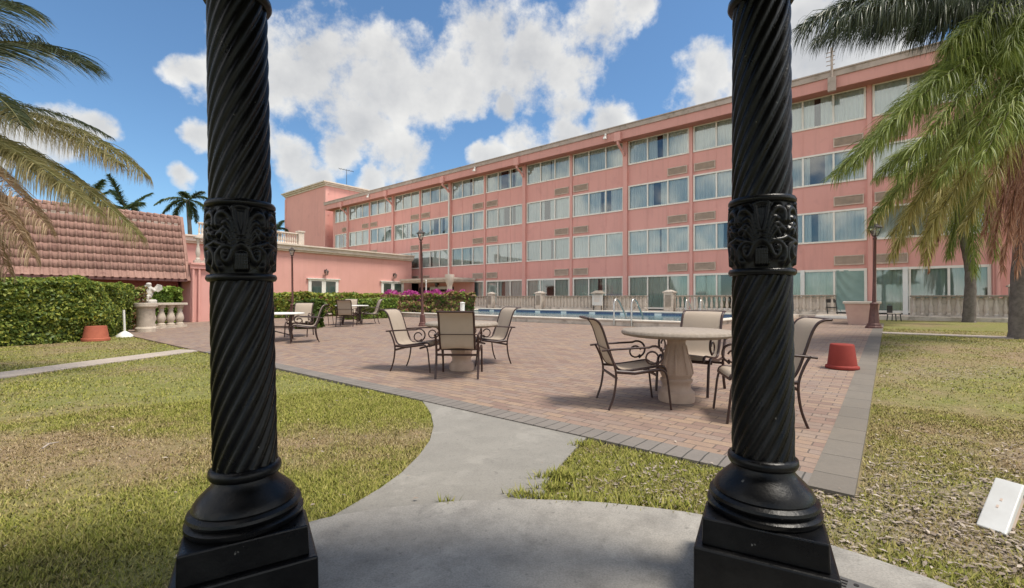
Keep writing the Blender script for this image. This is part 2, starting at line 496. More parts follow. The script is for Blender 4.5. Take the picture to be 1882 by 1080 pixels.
# pool tile band
mt = bpy.data.materials.new('blue_pool_tiles'); mt.use_nodes = True; t = N(mt.node_tree); b = t.n['Principled BSDF']
tcn = t.new('ShaderNodeTexCoord'); br = t.new('ShaderNodeTexBrick'); br.offset = 0.0
mp = t.new('ShaderNodeMapping'); mp.inputs['Rotation'].default_value = (math.radians(90), 0, 0); t.link(tcn.outputs['Object'], mp.inputs[0]); t.link(mp.outputs[0], br.inputs['Vector'])
br.inputs['Scale'].default_value = 1.0; br.inputs['Brick Width'].default_value = 0.15; br.inputs['Row Height'].default_value = 0.15; br.inputs['Mortar Size'].default_value = 0.008
br.inputs['Color1'].default_value = (0.04, 0.065, 0.16, 1); br.inputs['Color2'].default_value = (0.065, 0.09, 0.2, 1); br.inputs['Mortar'].default_value = (0.17, 0.19, 0.25, 1)
t.link(br.outputs['Color'], b.inputs['Base Color']); b.inputs['Roughness'].default_value = 0.25; M['pooltile'] = mt

# pavers
def paver_mat(name, cols, bw, rh, mortar, msz=0.006, bump=0.6, rot=0.0, tint=None):
    mt = bpy.data.materials.new(name); mt.use_nodes = True; t = N(mt.node_tree); b = t.n['Principled BSDF']
    tcn = t.new('ShaderNodeTexCoord'); mp = t.new('ShaderNodeMapping'); mp.inputs['Rotation'].default_value = (0, 0, rot)
    t.link(tcn.outputs['Object'], mp.inputs[0])
    # a slight wobble of the joints
    nv = t.new('ShaderNodeTexNoise'); nv.inputs['Scale'].default_value = 2.5; t.link(mp.outputs[0], nv.inputs['Vector'])
    va = t.new('ShaderNodeVectorMath', operation='SCALE'); t.link(nv.outputs['Color'], va.inputs[0]); va.inputs['Scale'].default_value = 0.03
    vb = t.new('ShaderNodeVectorMath', operation='ADD'); t.link(mp.outputs[0], vb.inputs[0]); t.link(va.outputs[0], vb.inputs[1])
    br = t.new('ShaderNodeTexBrick'); br.offset = 0.5; t.link(vb.outputs[0], br.inputs['Vector'])
    br.inputs['Scale'].default_value = 1.0; br.inputs['Brick Width'].default_value = bw; br.inputs['Row Height'].default_value = rh
    br.inputs['Mortar Size'].default_value = msz; br.inputs['Mortar Smooth'].default_value = 0.3; br.inputs['Bias'].default_value = 0.0
    br.inputs['Color1'].default_value = (0, 0, 0, 1); br.inputs['Color2'].default_value = (1, 1, 1, 1); br.inputs['Mortar'].default_value = (0.5, 0.5, 0.5, 1)
    g = t.new('ShaderNodeSeparateColor'); t.link(br.outputs['Color'], g.inputs[0])
    k = t.math('ADD', t.math('MULTIPLY', g.outputs[0], 0.62), t.math('MULTIPLY', t.noise(mp.outputs[0], 1.1, 4), 0.38))
    col = t.ramp(k, cols)
    col = t.mix(t.ramp(t.noise(mp.outputs[0], 30, 4), [(0.35, 0.0), (0.7, 0.35)]), col, tuple(x * 0.72 for x in cols[1][1]))
    col = t.mix(t.ramp(t.noise(mp.outputs[0], 0.55, 5, 0.6), [(0.45, 0.0), (0.72, 0.4)]), col, tint or (0.225, 0.17, 0.138))
    col = t.mix(t.ramp(t.noise(mp.outputs[0], 0.9, 7, 0.7, dist=1.0), [(0.52, 0.0), (0.75, 0.45)]), col, tuple(x * 0.55 for x in cols[1][1]))
    col = t.mix(t.ramp(t.noise(mp.outputs[0], 1.7, 6, 0.7), [(0.6, 0.0), (0.8, 0.4)]), col, (0.36, 0.31, 0.25))
    col = t.mix(br.outputs['Fac'], col, mortar)
    t.link(col, b.inputs['Base Color']); b.inputs['Roughness'].default_value = 0.85
    bn = t.new('ShaderNodeBump'); bn.inputs['Strength'].default_value = bump; bn.inputs['Distance'].default_value = 0.006
    hh = t.math('SUBTRACT', t.math('MULTIPLY', t.noise(mp.outputs[0], 60, 3), 0.4), br.outputs['Fac'])
    t.link(hh, bn.inputs['Height']); t.link(bn.outputs[0], b.inputs['Normal'])
    return mt


M['paver'] = paver_mat('patio_pavers', [(0.1, (0.175, 0.112, 0.090)), (0.3, (0.245, 0.162, 0.126)), (0.5, (0.31, 0.215, 0.145)), (0.7, (0.235, 0.172, 0.143)), (0.95, (0.32, 0.245, 0.18))],
                       0.23, 0.115, (0.12, 0.09, 0.072), rot=0.0)
M['greypaver'] = paver_mat('grey_border_pavers', [(0.1, (0.155, 0.135, 0.118)), (0.5, (0.205, 0.178, 0.155)), (0.9, (0.175, 0.152, 0.132))], 0.12, 0.40, (0.06, 0.055, 0.046), tint=(0.13, 0.12, 0.105))
M['greypaver_long'] = paver_mat('grey_edge_pavers', [(0.1, (0.12, 0.104, 0.086)), (0.5, (0.18, 0.155, 0.126)), (0.9, (0.145, 0.125, 0.102))], 0.45, 0.60, (0.07, 0.062, 0.05), rot=math.radians(90), tint=(0.14, 0.128, 0.11))


def concrete(name, a, b_, dark, sc=1.0):
    mt = bpy.data.materials.new(name); mt.use_nodes = True; t = N(mt.node_tree); b = t.n['Principled BSDF']
    tcn = t.new('ShaderNodeTexCoord'); vec = tcn.outputs['Object']
    col = t.ramp(t.noise(vec, 1.3 * sc, 6, 0.6), [(0.3, b_), (0.7, a)])
    col = t.mix(t.ramp(t.noise(vec, 5.0 * sc, 7, 0.7), [(0.45, 0.0), (0.75, 0.75)]), col, dark)
    col = t.mix(t.ramp(t.noise(vec, 120, 3, 0.6), [(0.35, 0.35), (0.6, 0.0)]), col, tuple(x * 0.6 for x in dark))
    col = t.mix(t.ramp(t.noise(vec, 3.1, 6, 0.6), [(0.68, 0.0), (0.74, 0.5)]), col, tuple(min(1, x * 1.35) for x in a))
    col = t.mix(t.ramp(t.noise(vec, 2.1, 7, 0.72, dist=.6), [(0.55, 0.0), (0.62, 0.35)]), col, tuple(min(1, x * 1.25) for x in a))
    col = t.mix(t.ramp(t.noise(vec, 26, 4, 0.6), [(0.62, 0.0), (0.72, 0.55)]), col, tuple(x * 0.7 for x in dark))
    t.link(col, b.inputs['Base Color']); b.inputs['Roughness'].default_value = 0.9
    bn = t.new('ShaderNodeBump'); bn.inputs['Strength'].default_value = 0.35; bn.inputs['Distance'].default_value = 0.004
    t.link(t.noise(vec, 45, 6, 0.7), bn.inputs['Height']); t.link(bn.outputs[0], b.inputs['Normal'])
    return mt


M['walk'] = concrete('walkway_concrete', (0.265, 0.247, 0.215), (0.235, 0.218, 0.19), (0.20, 0.186, 0.162))
M['slab'] = concrete('gazebo_slab_concrete', (0.37, 0.345, 0.305), (0.29, 0.268, 0.236), (0.16, 0.148, 0.13), 1.6)
M['path'] = concrete('path_concrete', (0.46, 0.385, 0.32), (0.40, 0.335, 0.275), (0.31, 0.265, 0.22))

# lawn: green / dry / mulch by attributes baked from one noise field
mt = bpy.data.materials.new('lawn_ground'); mt.use_nodes = True; t = N(mt.node_tree); b = t.n['Principled BSDF']
tcn = t.new('ShaderNodeTexCoord'); vec = tcn.outputs['Object']
dry = t.new('ShaderNodeAttribute', attribute_name='dry'); mul = t.new('ShaderNodeAttribute', attribute_name='mulch')
f1 = t.noise(vec, 14, 6, 0.7); f2 = t.noise(vec, 60, 4, 0.7)
green = t.ramp(f1, [(0.3, (0.12, 0.124, 0.028)), (0.7, (0.21, 0.205, 0.052))])
drc = t.ramp(f1, [(0.3, (0.16, 0.108, 0.055)), (0.7, (0.27, 0.195, 0.11))])
muc = t.ramp(f2, [(0.3, (0.15, 0.115, 0.082)), (0.5, (0.24, 0.19, 0.14)), (0.7, (0.34, 0.28, 0.22))])
dd = t.math('ADD', dry.outputs['Fac'], t.math('MULTIPLY', t.math('SUBTRACT', t.noise(vec, 3.5, 6, 0.7), 0.5), 1.2), clamp=True)
col = t.mix(dd, green, drc)
mm = t.math('ADD', mul.outputs['Fac'], t.math('MULTIPLY', t.math('SUBTRACT', t.noise(vec, 2.5, 6, 0.7), 0.5), 1.0), clamp=True)
mm = t.math('MULTIPLY', mm, t.ramp(mul.outputs['Fac'], [(0.02, 0.0), (0.1, 1.0)]))
col = t.mix(mm, col, muc)
t.link(col, b.inputs['Base Color']); b.inputs['Roughness'].default_value = 0.95
bn = t.new('ShaderNodeBump'); bn.inputs['Strength'].default_value = 0.6; bn.inputs['Distance'].default_value = 0.02
t.link(f2, bn.inputs['Height']); t.link(bn.outputs[0], b.inputs['Normal']); M['lawn'] = mt

# blades
mt = bpy.data.materials.new('grass_blades'); mt.use_nodes = True; t = N(mt.node_tree); t.n.clear()
g = t.new('ShaderNodeNewGeometry'); dry = t.new('ShaderNodeAttribute', attribute_name='dry')
ga = t.ramp(g.outputs['Random Per Island'], [(0.0, (0.11, 0.13, 0.022)), (0.4, (0.21, 0.222, 0.043)), (0.8, (0.305, 0.295, 0.068)), (1.0, (0.40, 0.36, 0.12))])
gb = t.ramp(g.outputs['Random Per Island'], [(0.0, (0.14, 0.095, 0.045)), (0.4, (0.26, 0.185, 0.095)), (0.8, (0.36, 0.265, 0.15)), (1.0, (0.46, 0.37, 0.24))])
col = t.mix(dry.outputs['Fac'], ga, gb)
p = t.new('ShaderNodeBsdfPrincipled'); p.inputs['Roughness'].default_value = 0.8; p.inputs['Specular IOR Level'].default_value = 0.1; t.link(col, p.inputs['Base Color'])
na = t.new('ShaderNodeVectorMath', operation='SCALE'); t.link(g.outputs['Normal'], na.inputs[0]); na.inputs['Scale'].default_value = 0.45
nb = t.new('ShaderNodeVectorMath', operation='ADD'); t.link(na.outputs[0], nb.inputs[0]); nb.inputs[1].default_value = (0, 0, .75)
nc = t.new('ShaderNodeVectorMath', operation='NORMALIZE'); t.link(nb.outputs[0], nc.inputs[0]); t.link(nc.outputs[0], p.inputs['Normal'])
tr = t.new('ShaderNodeBsdfTranslucent'); t.link(col, tr.inputs['Color'])
mx = t.new('ShaderNodeMixShader'); mx.inputs[0].default_value = 0.15; t.link(p.outputs[0], mx.inputs[1]); t.link(tr.outputs[0], mx.inputs[2])
o = t.new('ShaderNodeOutputMaterial'); t.link(mx.outputs[0], o.inputs[0]); M['blade'] = mt
M['chips'] = leafmat('wood_chips', [(0.0, (0.17, 0.13, 0.10)), (0.4, (0.28, 0.225, 0.18)), (0.8, (0.34, 0.28, 0.22)), (1.0, (0.46, 0.39, 0.32))], 0.0, 0.9)

M['hedge'] = leafmat('hedge_leaves', [(0.0, (0.07, 0.115, 0.02)), (0.45, (0.15, 0.215, 0.04)), (0.8, (0.26, 0.32, 0.065)), (1.0, (0.38, 0.42, 0.10))], 0.3)
M['hedge_dark'] = leafmat('dark_hedge_leaves', [(0.0, (0.03, 0.055, 0.012)), (0.5, (0.07, 0.115, 0.022)), (1.0, (0.15, 0.20, 0.04))], 0.3)
M['bush'] = leafmat('bright_bush_leaves', [(0.0, (0.09, 0.17, 0.02)), (0.5, (0.20, 0.31, 0.045)), (1.0, (0.36, 0.45, 0.09))], 0.35)
M['bush_yellow'] = leafmat('yellow_green_leaves', [(0.0, (0.17, 0.21, 0.03)), (0.5, (0.34, 0.37, 0.055)), (1.0, (0.50, 0.49, 0.10))], 0.35)
M['red_leaves'] = leafmat('reddish_leaves', [(0.0, (0.16, 0.08, 0.05)), (0.4, (0.33, 0.14, 0.09)), (0.75, (0.28, 0.22, 0.06)), (1.0, (0.46, 0.25, 0.16))], 0.3)
M['magenta'] = leafmat('magenta_bracts', [(0.0, (0.36, 0.05, 0.21)), (0.5, (0.50, 0.07, 0.30)), (1.0, (0.62, 0.14, 0.40))], 0.4)
M['frond_green'] = leafmat('green_frond_leaflets', [(0.0, (0.11, 0.15, 0.032)), (0.5, (0.24, 0.30, 0.07)), (1.0, (0.40, 0.44, 0.13))], 0.5, 0.5)
M['frond_yellow'] = leafmat('yellowing_frond_leaflets', [(0.0, (0.20, 0.19, 0.045)), (0.5, (0.38, 0.33, 0.10)), (1.0, (0.52, 0.43, 0.17))], 0.4, 0.5)
M['frond_dark'] = leafmat('grey_green_frond_leaflets', [(0.0, (0.03, 0.042, 0.022)), (0.5, (0.06, 0.08, 0.036)), (1.0, (0.12, 0.135, 0.065))], 0.3, 0.4)
M['frond_coco'] = leafmat('coconut_frond_leaflets', [(0.0, (0.13, 0.14, 0.045)), (0.5, (0.28, 0.27, 0.10)), (1.0, (0.44, 0.39, 0.19))], 0.45, 0.5, tip=((0.46, 0.34, 0.20), 0.7))
M['frond_dry'] = leafmat('dry_frond_leaflets', [(0.0, (0.24, 0.16, 0.09)), (0.5, (0.40, 0.285, 0.18)), (1.0, (0.54, 0.41, 0.27))], 0.3, 0.7)
M['frond_red'] = leafmat('dead_reddish_leaflets', [(0.0, (0.22, 0.10, 0.06)), (0.5, (0.42, 0.22, 0.14)), (1.0, (0.60, 0.37, 0.25))], 0.35, 0.7)
M['frond_far'] = leafmat('far_palm_leaflets', [(0.0, (0.03, 0.055, 0.025)), (0.5, (0.06, 0.10, 0.04)), (1.0, (0.12, 0.16, 0.065))], 0.3, 0.4)

# ------------------------------------------------------------------ ground
SLAB = [(1.95, 1.40), (1.70, 1.83), (1.46, 2.10), (1.22, 2.27), (.97, 2.40), (.74, 2.475), (.5, 2.53), (.24, 2.56), (-.03, 2.565), (-.28, 2.545), (-.5, 2.50), (-.75, 2.43), (-.97, 2.33), (-1.08, 2.2), (-1.14, 2.0), (-1.17, 1.7), (-1.25, 1.2), (-1.5, .6), (-1.7, 0), (-1.7, -2.2), (2.2, -2.2), (2.2, .6)]
walk_left = [gp(590, 965), gp(640, 936), gp(700, 900), gp(738, 872), gp(770, 840), gp(790, 812), gp(797, 785), gp(792, 762), gp(780, 742)]
walk_right = [gp(1080, 805), gp(1050, 835), gp(1010, 880), gp(1003, 900), gp(1000, 925)]
P_FRONT, S_RIGHT, S_LEFT = 3.3, -0.165, -26.0
WALK = [(q.x, q.y) for q in walk_left[:-1]] + [tuple(L(s, p)[:2]) for s, p in ((-4.0, P_FRONT - .01), (-4.0, P_FRONT + .1), (-1.93, P_FRONT + .1), (-1.93, P_FRONT - .01))] + [(q.x, q.y) for q in walk_right[1:]] + [(-.03, 2.45), (-.8, 2.3)]
# path at the left: centre line in (s, p)
path_c = [(-6.0, -6.0), (-8.3, -2.2), (-9.9, 0.1), (-10.9, 1.6), (-11.9, 3.3)]


def in_poly(x, y, poly):
    ins = np.zeros(x.shape, bool); n = len(poly)
    for i in range(n):
        x1, y1 = poly[i]; x2, y2 = poly[(i + 1) % n]
        c = ((y1 > y) != (y2 > y))
        with np.errstate(divide='ignore', invalid='ignore'):
            xi = (x2 - x1) * (y - y1) / ((y2 - y1) if y2 != y1 else 1e-9) + x1
        ins ^= c & (x < xi)
    return ins


def strip_poly(cl, wd):
    pts = [Vector(L(s, p)) for s, p in cl]; lft = []; rgt = []
    for i, q in enumerate(pts):
        d = (pts[min(i + 1, len(pts) - 1)] - pts[max(i - 1, 0)]).normalized(); nn = Vector((-d.y, d.x, 0))
        lft.append((q + nn * wd / 2)[:2]); rgt.append((q - nn * wd / 2)[:2])
    return lft, rgt


pl, pr = strip_poly(path_c, 0.62)
PATH = [tuple(q) for q in pl] + [tuple(q) for q in reversed(pr)]


def field_dry(x, y):
    f = fbm(x * 0.55 + 7.3, y * 0.8 + 2.1, 3) * 1.5 + fbm(x * 2.2, y * 2.2, 9) * 0.7 - 0.92
    f = f + 0.75 * np.exp(-(((x + 2.0) * 0.35) ** 2 + ((y - 3.6 - 0.10 * (x + 2)) / 0.55) ** 2))      # brown band across the left lawn
    f = f + 0.45 * np.exp(-(((x - 3.6) / 1.8) ** 2 + ((y - 3.6) / 1.2) ** 2)) + 0.35 * (x > 2) * np.exp(-((y - 9.5) / 2.5) ** 2)
    f = f - 0.55 * np.exp(-(((x + 1.6) / 0.8) ** 2 + ((y - 2.45) / 0.45) ** 2))                          # green patch near the left column
    f = f - 0.35 * np.exp(-(((x - 9.0) / 2.0) ** 2 + ((y - 10.5) / 1.2) ** 2))
    f = f + 0.25 * ((x * E1.x + y * E1.y) < -3.5) * ((x * E2.x + y * E2.y) < 1.5) * 0.3
    f = f + (fbm(x * 6, y * 6, 55) - .5) * 0.9
    return np.clip(f - 0.04 + .06 * (x > 2), 0, 1)


def field_mulch(x, y):
    a = np.exp(-(((x - 2.35) / 1.15) ** 2 + ((y - 2.35) / 0.75) ** 2)) * 1.0
    bnd = np.exp(-(((x - 0.95) / 0.55) ** 2 + ((y - 2.9) / 0.42) ** 2)) * 0.45
    c = np.exp(-(((x - 3.6) / 1.4) ** 2 + ((y - 3.2) / 0.7) ** 2)) * 0.32
    d = np.exp(-(((x - 6.0) / 2.6) ** 2 + ((y - 6.6) / 0.7) ** 2)) * 0.2
    k = fbm(x * 1.7, y * 1.7, 21) * 1.3 + 0.25
    return np.clip((a + bnd + c + d) * k * .8, 0, 1)


gx = np.concatenate([np.linspace(-600, -30, 12), np.arange(-26, 24, 0.2), np.linspace(28, 600, 12)])
gy = np.concatenate([np.linspace(-300, -6, 8), np.arange(-4, 42, 0.2), np.linspace(46, 900, 14)])
GX, GY = np.meshgrid(gx, gy); nx, ny = len(gx), len(gy)
GZ = terr(GX, GY) + (fbm(GX * 1.5, GY * 1.5, 5) - 0.5) * 0.015
# keep the soil under the laid surfaces
laid = in_poly(GX, GY, WALK) | in_poly(GX, GY, PATH) | in_poly(GX, GY, SLAB) | (((GX * E1.x + GY * E1.y) < S_RIGHT + 0.1) & ((GX * E1.x + GY * E1.y) > S_LEFT) & ((GX * E2.x + GY * E2.y) > P_FRONT - 0.1) & ((GX * E2.x + GY * E2.y) < 24))
GZ = np.where(laid, terr(GX, GY) - 0.01, GZ)
idx = np.arange(nx * ny).reshape(ny, nx)
F = np.stack([idx[:-1, :-1], idx[:-1, 1:], idx[1:, 1:], idx[1:, :-1]], -1).reshape(-1, 4)
V = np.stack([GX.ravel(), GY.ravel(), GZ.ravel()], 1)
lawn = np_mesh('lawn', V, F, M['lawn'], attr={'dry': field_dry(GX, GY).ravel(), 'mulch': field_mulch(GX, GY).ravel()}, smooth=True)
tag(lawn, kind='structure')


def sheet(name, poly, dz, mat, thick=0.06, kind='structure'):
    """flat poly (world xy) laid on the terrain"""
    b = MB(); n = len(poly)
    top = [(x, y, float(terr(x, y)) + dz) for x, y in poly]; bot = [(x, y, z - thick) for x, y, z in top]
    tri = mathutils.geometry.tessellate_polygon([[Vector((x, y, 0)) for x, y in poly]])
    tri = [t_ if (Vector(top[t_[1]]) - Vector(top[t_[0]])).cross(Vector(top[t_[2]]) - Vector(top[t_[0]])).z > 0 else (t_[0], t_[2], t_[1]) for t_ in tri]
    b.add(top + bot, tri + [(i, n + i, n + (i + 1) % n, (i + 1) % n) for i in range(n)])
    return tag(b.build(name, mat), kind=kind)


def area2(poly):
    return sum(poly[i][0] * poly[(i + 1) % len(poly)][1] - poly[(i + 1) % len(poly)][0] * poly[i][1] for i in range(len(poly)))


def ccw(poly):
    return poly if area2(poly) > 0 else list(reversed(poly))


def spsheet(name, s0, s1, p0, p1, dz, mat):
    """rectangle of the building grid, following the rise towards the hotel"""
    ps = [p0] + [q for q in (5, 14, 25) if p0 < q < p1] + [p1]
    e = MB(); n = len(ps)
    vs = []
    for q in ps:
        z = float(terr_p(q)) + dz
        vs += [(s0, q, z), (s1, q, z), (s0, q, z - 0.08), (s1, q, z - 0.08)]
    fs = []
    for i in range(n - 1):
        a = 4 * i; c = 4 * (i + 1)
        fs += [(a, a + 1, c + 1, c), (a, c, c + 2, a + 2), (a + 1, a + 3, c + 3, c + 1)]
    fs += [(0, 2, 3, 1), (4 * (n - 1), 4 * (n - 1) + 1, 4 * (n - 1) + 3, 4 * (n - 1) + 2)]
    e.add(vs, fs)
    ob = e.build(name, mat); ob.rotation_euler = (0, 0, ANG)
    return tag(ob, kind='structure')


spsheet('patio', -11.2, S_RIGHT - 0.23, P_FRONT + 0.25, 24.0, 0.022, M['paver'])
spsheet('patio_left', S_LEFT, -11.2, P_FRONT, 24.0, 0.022, M['paver'])
spsheet('patio_front_border', -11.2, S_RIGHT - 0.23, P_FRONT, P_FRONT + 0.25, 0.024, M['greypaver'])
spsheet('patio_side_border', S_RIGHT - 0.23, S_RIGHT, P_FRONT, 20.0, 0.026, M['greypaver_long'])
sheet('walkway', ccw(WALK), 0.014, M['walk'])
sheet('path', ccw(PATH), 0.016, M['path'])
# cross path on the right lawn
sheet('lawn_path', ccw([tuple(L(s, p)[:2]) for s, p in ((S_RIGHT, 15.3), (14, 15.3), (14, 15.8), (S_RIGHT, 15.8))]), 0.022, M['path'])
# gazebo slab, round, with a thin raised face
b = MB(); sp_ = [tuple(q) for q in spline(SLAB[:17], 4)] + SLAB[17:]
b.prism(ccw(sp_), -0.05, 0.034)
tag(b.build('gazebo_floor', M['slab']), kind='structure')

# ------------------------------------------------------------------ cast iron columns
def column_band(nu, nv, r0, z0, z1, reps, seed):
    """relief of leaves, vase and ribbon, repeated round the band"""
    strokes = []   # polylines in (u in [-1,1], v in [0,1]), half-width, height

    def arc(p0, p1, p2, wd, h, n=14):
        t_ = np.linspace(0, 1, n)[:, None]; p0, p1, p2 = map(np.array, (p0, p1, p2))
        strokes.append(((1 - t_) ** 2 * p0 + 2 * t_ * (1 - t_) * p1 + t_ ** 2 * p2, wd, h))
    for sg in (-1, 1):
        for (a, c, e, wd) in (((.10, .42), (.30, .95), (.80, .86), .055), ((.14, .40), (.36, .82), (.62, .72), .05), ((.20, .40), (.48, .76), (.74, .60), .045),
                              ((.26, .40), (.60, .66), (.88, .56), .045), ((.16, .42), (.26, .70), (.34, .80), .045), ((.80, .86), (.98, .82), (.90, .70), .05),
                              ((.0, .43), (.22, .42), (.38, .26), .05), ((.38, .26), (.52, .14), (.66, .24), .05), ((.66, .24), (.72, .34), (.58, .33), .045),
                              ((.30, .38), (.62, .46), (.92, .30), .05), ((.92, .30), (1.0, .18), (.86, .12), .05), ((.55, .42), (.78, .42), (.98, .46), .04),
                              ((.25, .94), (.20, .72), (.07, .56), .04), ((.40, .60), (.55, .62), (.66, .50), .035)):
            arc((sg * a[0], a[1]), (sg * c[0], c[1]), (sg * e[0], e[1]), wd, 1.0)
    arc((-.26, .94), (0, .99), (.26, .94), .05, 1.0)
    for k in range(5):
        x = -0.2 + 0.1 * k
        arc((x, .09), (x * 1.02, .2), (x * .9, .30), .028, .8)
        arc((x * 0.8, .62), (x * .95, .75), (x, .88), .03, .5)
    U = np.linspace(-1, 1, nu, endpoint=False); Vv = np.linspace(0, 1, nv)
    UU, VV = np.meshgrid(U, Vv); H = np.zeros_like(UU)
    asp = (2 * PI * r0 / reps / 2) / (z1 - z0)
    for pts, wd, h in strokes:
        # densify
        d2 = np.full(UU.shape, 9.0)
        for q in pts:
            d2 = np.minimum(d2, ((UU - q[0]) * asp) ** 2 + (VV - q[1]) ** 2)
        H = np.maximum(H, h * np.exp(-(d2 / (wd * wd * 1.0)) ** 1.3))
    return H


BAND_H = column_band(110, 90, 0.112, 1.25, 1.5, 4, 1)


def make_column(label, pos, face, zoff, lean, zp=.22, zt=.33):
    root = empty('iron_column', pos, face, label, 'column', 'ornate black columns of the gazebo')
    zb0, zb1 = 1.228 + zoff, 1.503 + zoff
    zneck, zcap = 0.50 + zoff, 2.30 + zoff
    # plinth: two square steps
    b = MB(); b.frustum((0, 0, -0.03), 0.226, 0.226, zp + .03); b.build('plinth', M['black'], root, bevel=0.008)
    b = MB(); b.frustum((0, 0, zp), 0.200, 0.197, zt - zp); b.build('plinth_block', M['black'], root, bevel=0.006)
    b = MB(); b.lathe([(.011, 0), (.011, .006), (.006, .009)], 8, (-0.155, -0.165, zt)); b.build('bolt', M['rust'], root)
    b = MB(); hb = zneck - .02 - zt
    prof = [(r_, zt + hb * q_) for r_, q_ in ((.192, 0), (.199, .06), (.199, .13), (.190, .17), (.182, .19), (.187, .22), (.193, .28), (.190, .34), (.180, .38), (.174, .40),
                                              (.176, .43), (.172, .50), (.163, .58), (.150, .66), (.134, .75), (.120, .83), (.110, .91), (.106, 1.0))]
    b.lathe(prof, 64); b.build('base', M['black'], root, smooth=True, angle=35)
    b = MB(); b.lathe([(0.104, zneck - .024), (0.118, zneck - .018), (0.124, zneck - .004), (0.122, zneck + .012), (0.112, zneck + .02), (0.1, zneck + .022)], 64)
    b.build('collar', M['black'], root, smooth=True, angle=60)

    def shaft(z0, z1, r0, r1, ph):
        nth, nz_ = 240, int((z1 - z0) / 0.008)
        th = np.linspace(0, 2 * PI, nth, endpoint=False); zz = np.linspace(z0, z1, nz_)
        TH, ZZ = np.meshgrid(th, zz)
        k = 15
        # rope: rounded strands with a narrow groove and a small bead beside it
        a = (k * (TH - (ZZ - z0) * 5.0 + ph)) / (2 * PI); fr_ = a - np.floor(a)
        prof_ = np.where(fr_ < 0.78, np.sin(PI * np.clip(fr_ / 0.78, 0, 1)) ** 0.6, 0.30 * np.sin(PI * np.clip((fr_ - 0.78) / 0.22, 0, 1)))
        base_r = r0 + (r1 - r0) * (ZZ - z0) / (z1 - z0)
        wob = (fbm(TH * 2.3 + ph, ZZ * 5.0, 17) - .5) * 0.003
        R = base_r - 0.0085 + 0.0105 * prof_ + wob
        Vx = np.stack([R * np.cos(TH), R * np.sin(TH), ZZ], -1).reshape(-1, 3)
        ii = np.arange(nth * nz_).reshape(nz_, nth)
        Fq = np.stack([ii[:-1], np.roll(ii[:-1], -1, 1), np.roll(ii[1:], -1, 1), ii[1:]], -1).reshape(-1, 4)
        return np_mesh('shaft', Vx, Fq, M['black'], root, smooth=True)
    shaft(zneck + .018, zb0 - .004, 0.108, 0.105, 0.0)
    shaft(zb1 + .004, zcap - .004, 0.104, 0.101, 0.7)
    # band with relief
    nv, nu = BAND_H.shape; reps = 4
    H = np.concatenate([BAND_H] * reps, 1); nt = nu * reps
    th = np.linspace(0, 2 * PI, nt, endpoint=False) - PI / 2 - PI / reps; zz = np.linspace(zb0 + .006, zb1 - .006, nv)
    TH, ZZ = np.meshgrid(th, zz)
    R = 0.1035 + 0.0155 * H + 0.004 * np.sin(np.linspace(0, PI, nv))[:, None]
    Vx = np.stack([R * np.cos(TH), R * np.sin(TH), ZZ], -1).reshape(-1, 3)
    ii = np.arange(nt * nv).reshape(nv, nt)
    Fq = np.stack([ii[:-1], np.roll(ii[:-1], -1, 1), np.roll(ii[1:], -1, 1), ii[1:]], -1).reshape(-1, 4)
    np_mesh('relief_band', Vx, Fq, M['black'], root, smooth=True)
    for zr in (zb0, zb1):
        b = MB(); b.lathe([(0.100, zr - .014), (0.114, zr - .012), (0.1195, zr - .004), (0.1195, zr + .004), (0.115, zr + .012), (0.100, zr + .014)], 64)
        b.build('ring', M['black'], root, smooth=True, angle=60)
    b = MB(); z = zcap
    b.lathe([(0.10, z - .02), (0.113, z - .017), (0.120, z - .004), (0.118, z + .012), (0.104, z + .02), (0.104, z + .05), (0.118, z + .10), (0.15, z + .2), (0.17, z + .24), (0.17, z + .27)], 64)
    b.build('capital', M['black'], root, smooth=True, angle=60)
    root.rotation_mode = 'XYZ'
    root.matrix_world = Matrix.Translation(pos) @ Matrix.Rotation(lean, 4, 'Y') @ Matrix.Rotation(face, 4, 'Z')
    return root


def col_pos(px, depth):
    q = at(px, 540, depth); return Vector((q.x, q.y, 0.0))


pL = col_pos(448, 1.76); pR = col_pos(1400, 1.80)
pL.x += 0.028
make_column('left black spiral column, leaning slightly, in front of the tiled roof wing', pL, math.atan2(pL.x, -pL.y) * 1.0, 0.0, math.radians(-1.6), .205, .312)
make_column('right black spiral column in front of the stone table chairs', pR, math.atan2(pR.x, -pR.y) * 1.0, 0.03, 0.0, .235, .335)

# hexagonal roof of the gazebo, carried by the columns (above the picture)
b = MB(); hx = [(2.22 * math.cos(k * PI / 3), 2.22 * math.sin(k * PI / 3)) for k in range(6)]
b.prism(hx, 2.66, 2.78)
n0 = [(x, y, 2.785) for x, y in hx]
b.add(n0 + [(0, 0, 3.7)], [(k, (k + 1) % 6, 6) for k in range(6)])
tag(b.build('gazebo_roof', M['blackmatte']), kind='structure')

# perforated metal sill beside the right column
g0 = gp(1528, 1052, 0.05); g1 = gp(1700, 1110, 0.05)
dv = (g1 - g0); rz = math.atan2(dv.y, dv.x)
root = empty('metal_sill', Vector((g0.x, g0.y, 0.036)), rz, 'dark perforated metal sill on the concrete beside the right column', 'sill')
b = MB(); b.span((0.0, -0.11, 0.0), (0.62, 0.0, 0.014)); b.build('plate', pmat('grey_sill_paint', (0.115, 0.11, 0.105), (0.08, 0.075, 0.07), 9, 0.6), root, bevel=0.003)
b = MB()
for k in range(3): b.box((0.035, -0.03 - 0.022 * k, 0.0155), (0.045, 0.008, 0.003))
for k in range(9): b.lathe([(0.009, 0.0142), (0.009, 0.0165)], 12, (0.085 + 0.05 * k, -0.035, 0))
for k in range(9): b.lathe([(0.009, 0.0142), (0.009, 0.0165)], 12, (0.085 + 0.05 * k, -0.08, 0))
b.build('slots', M['darkroom'], root)

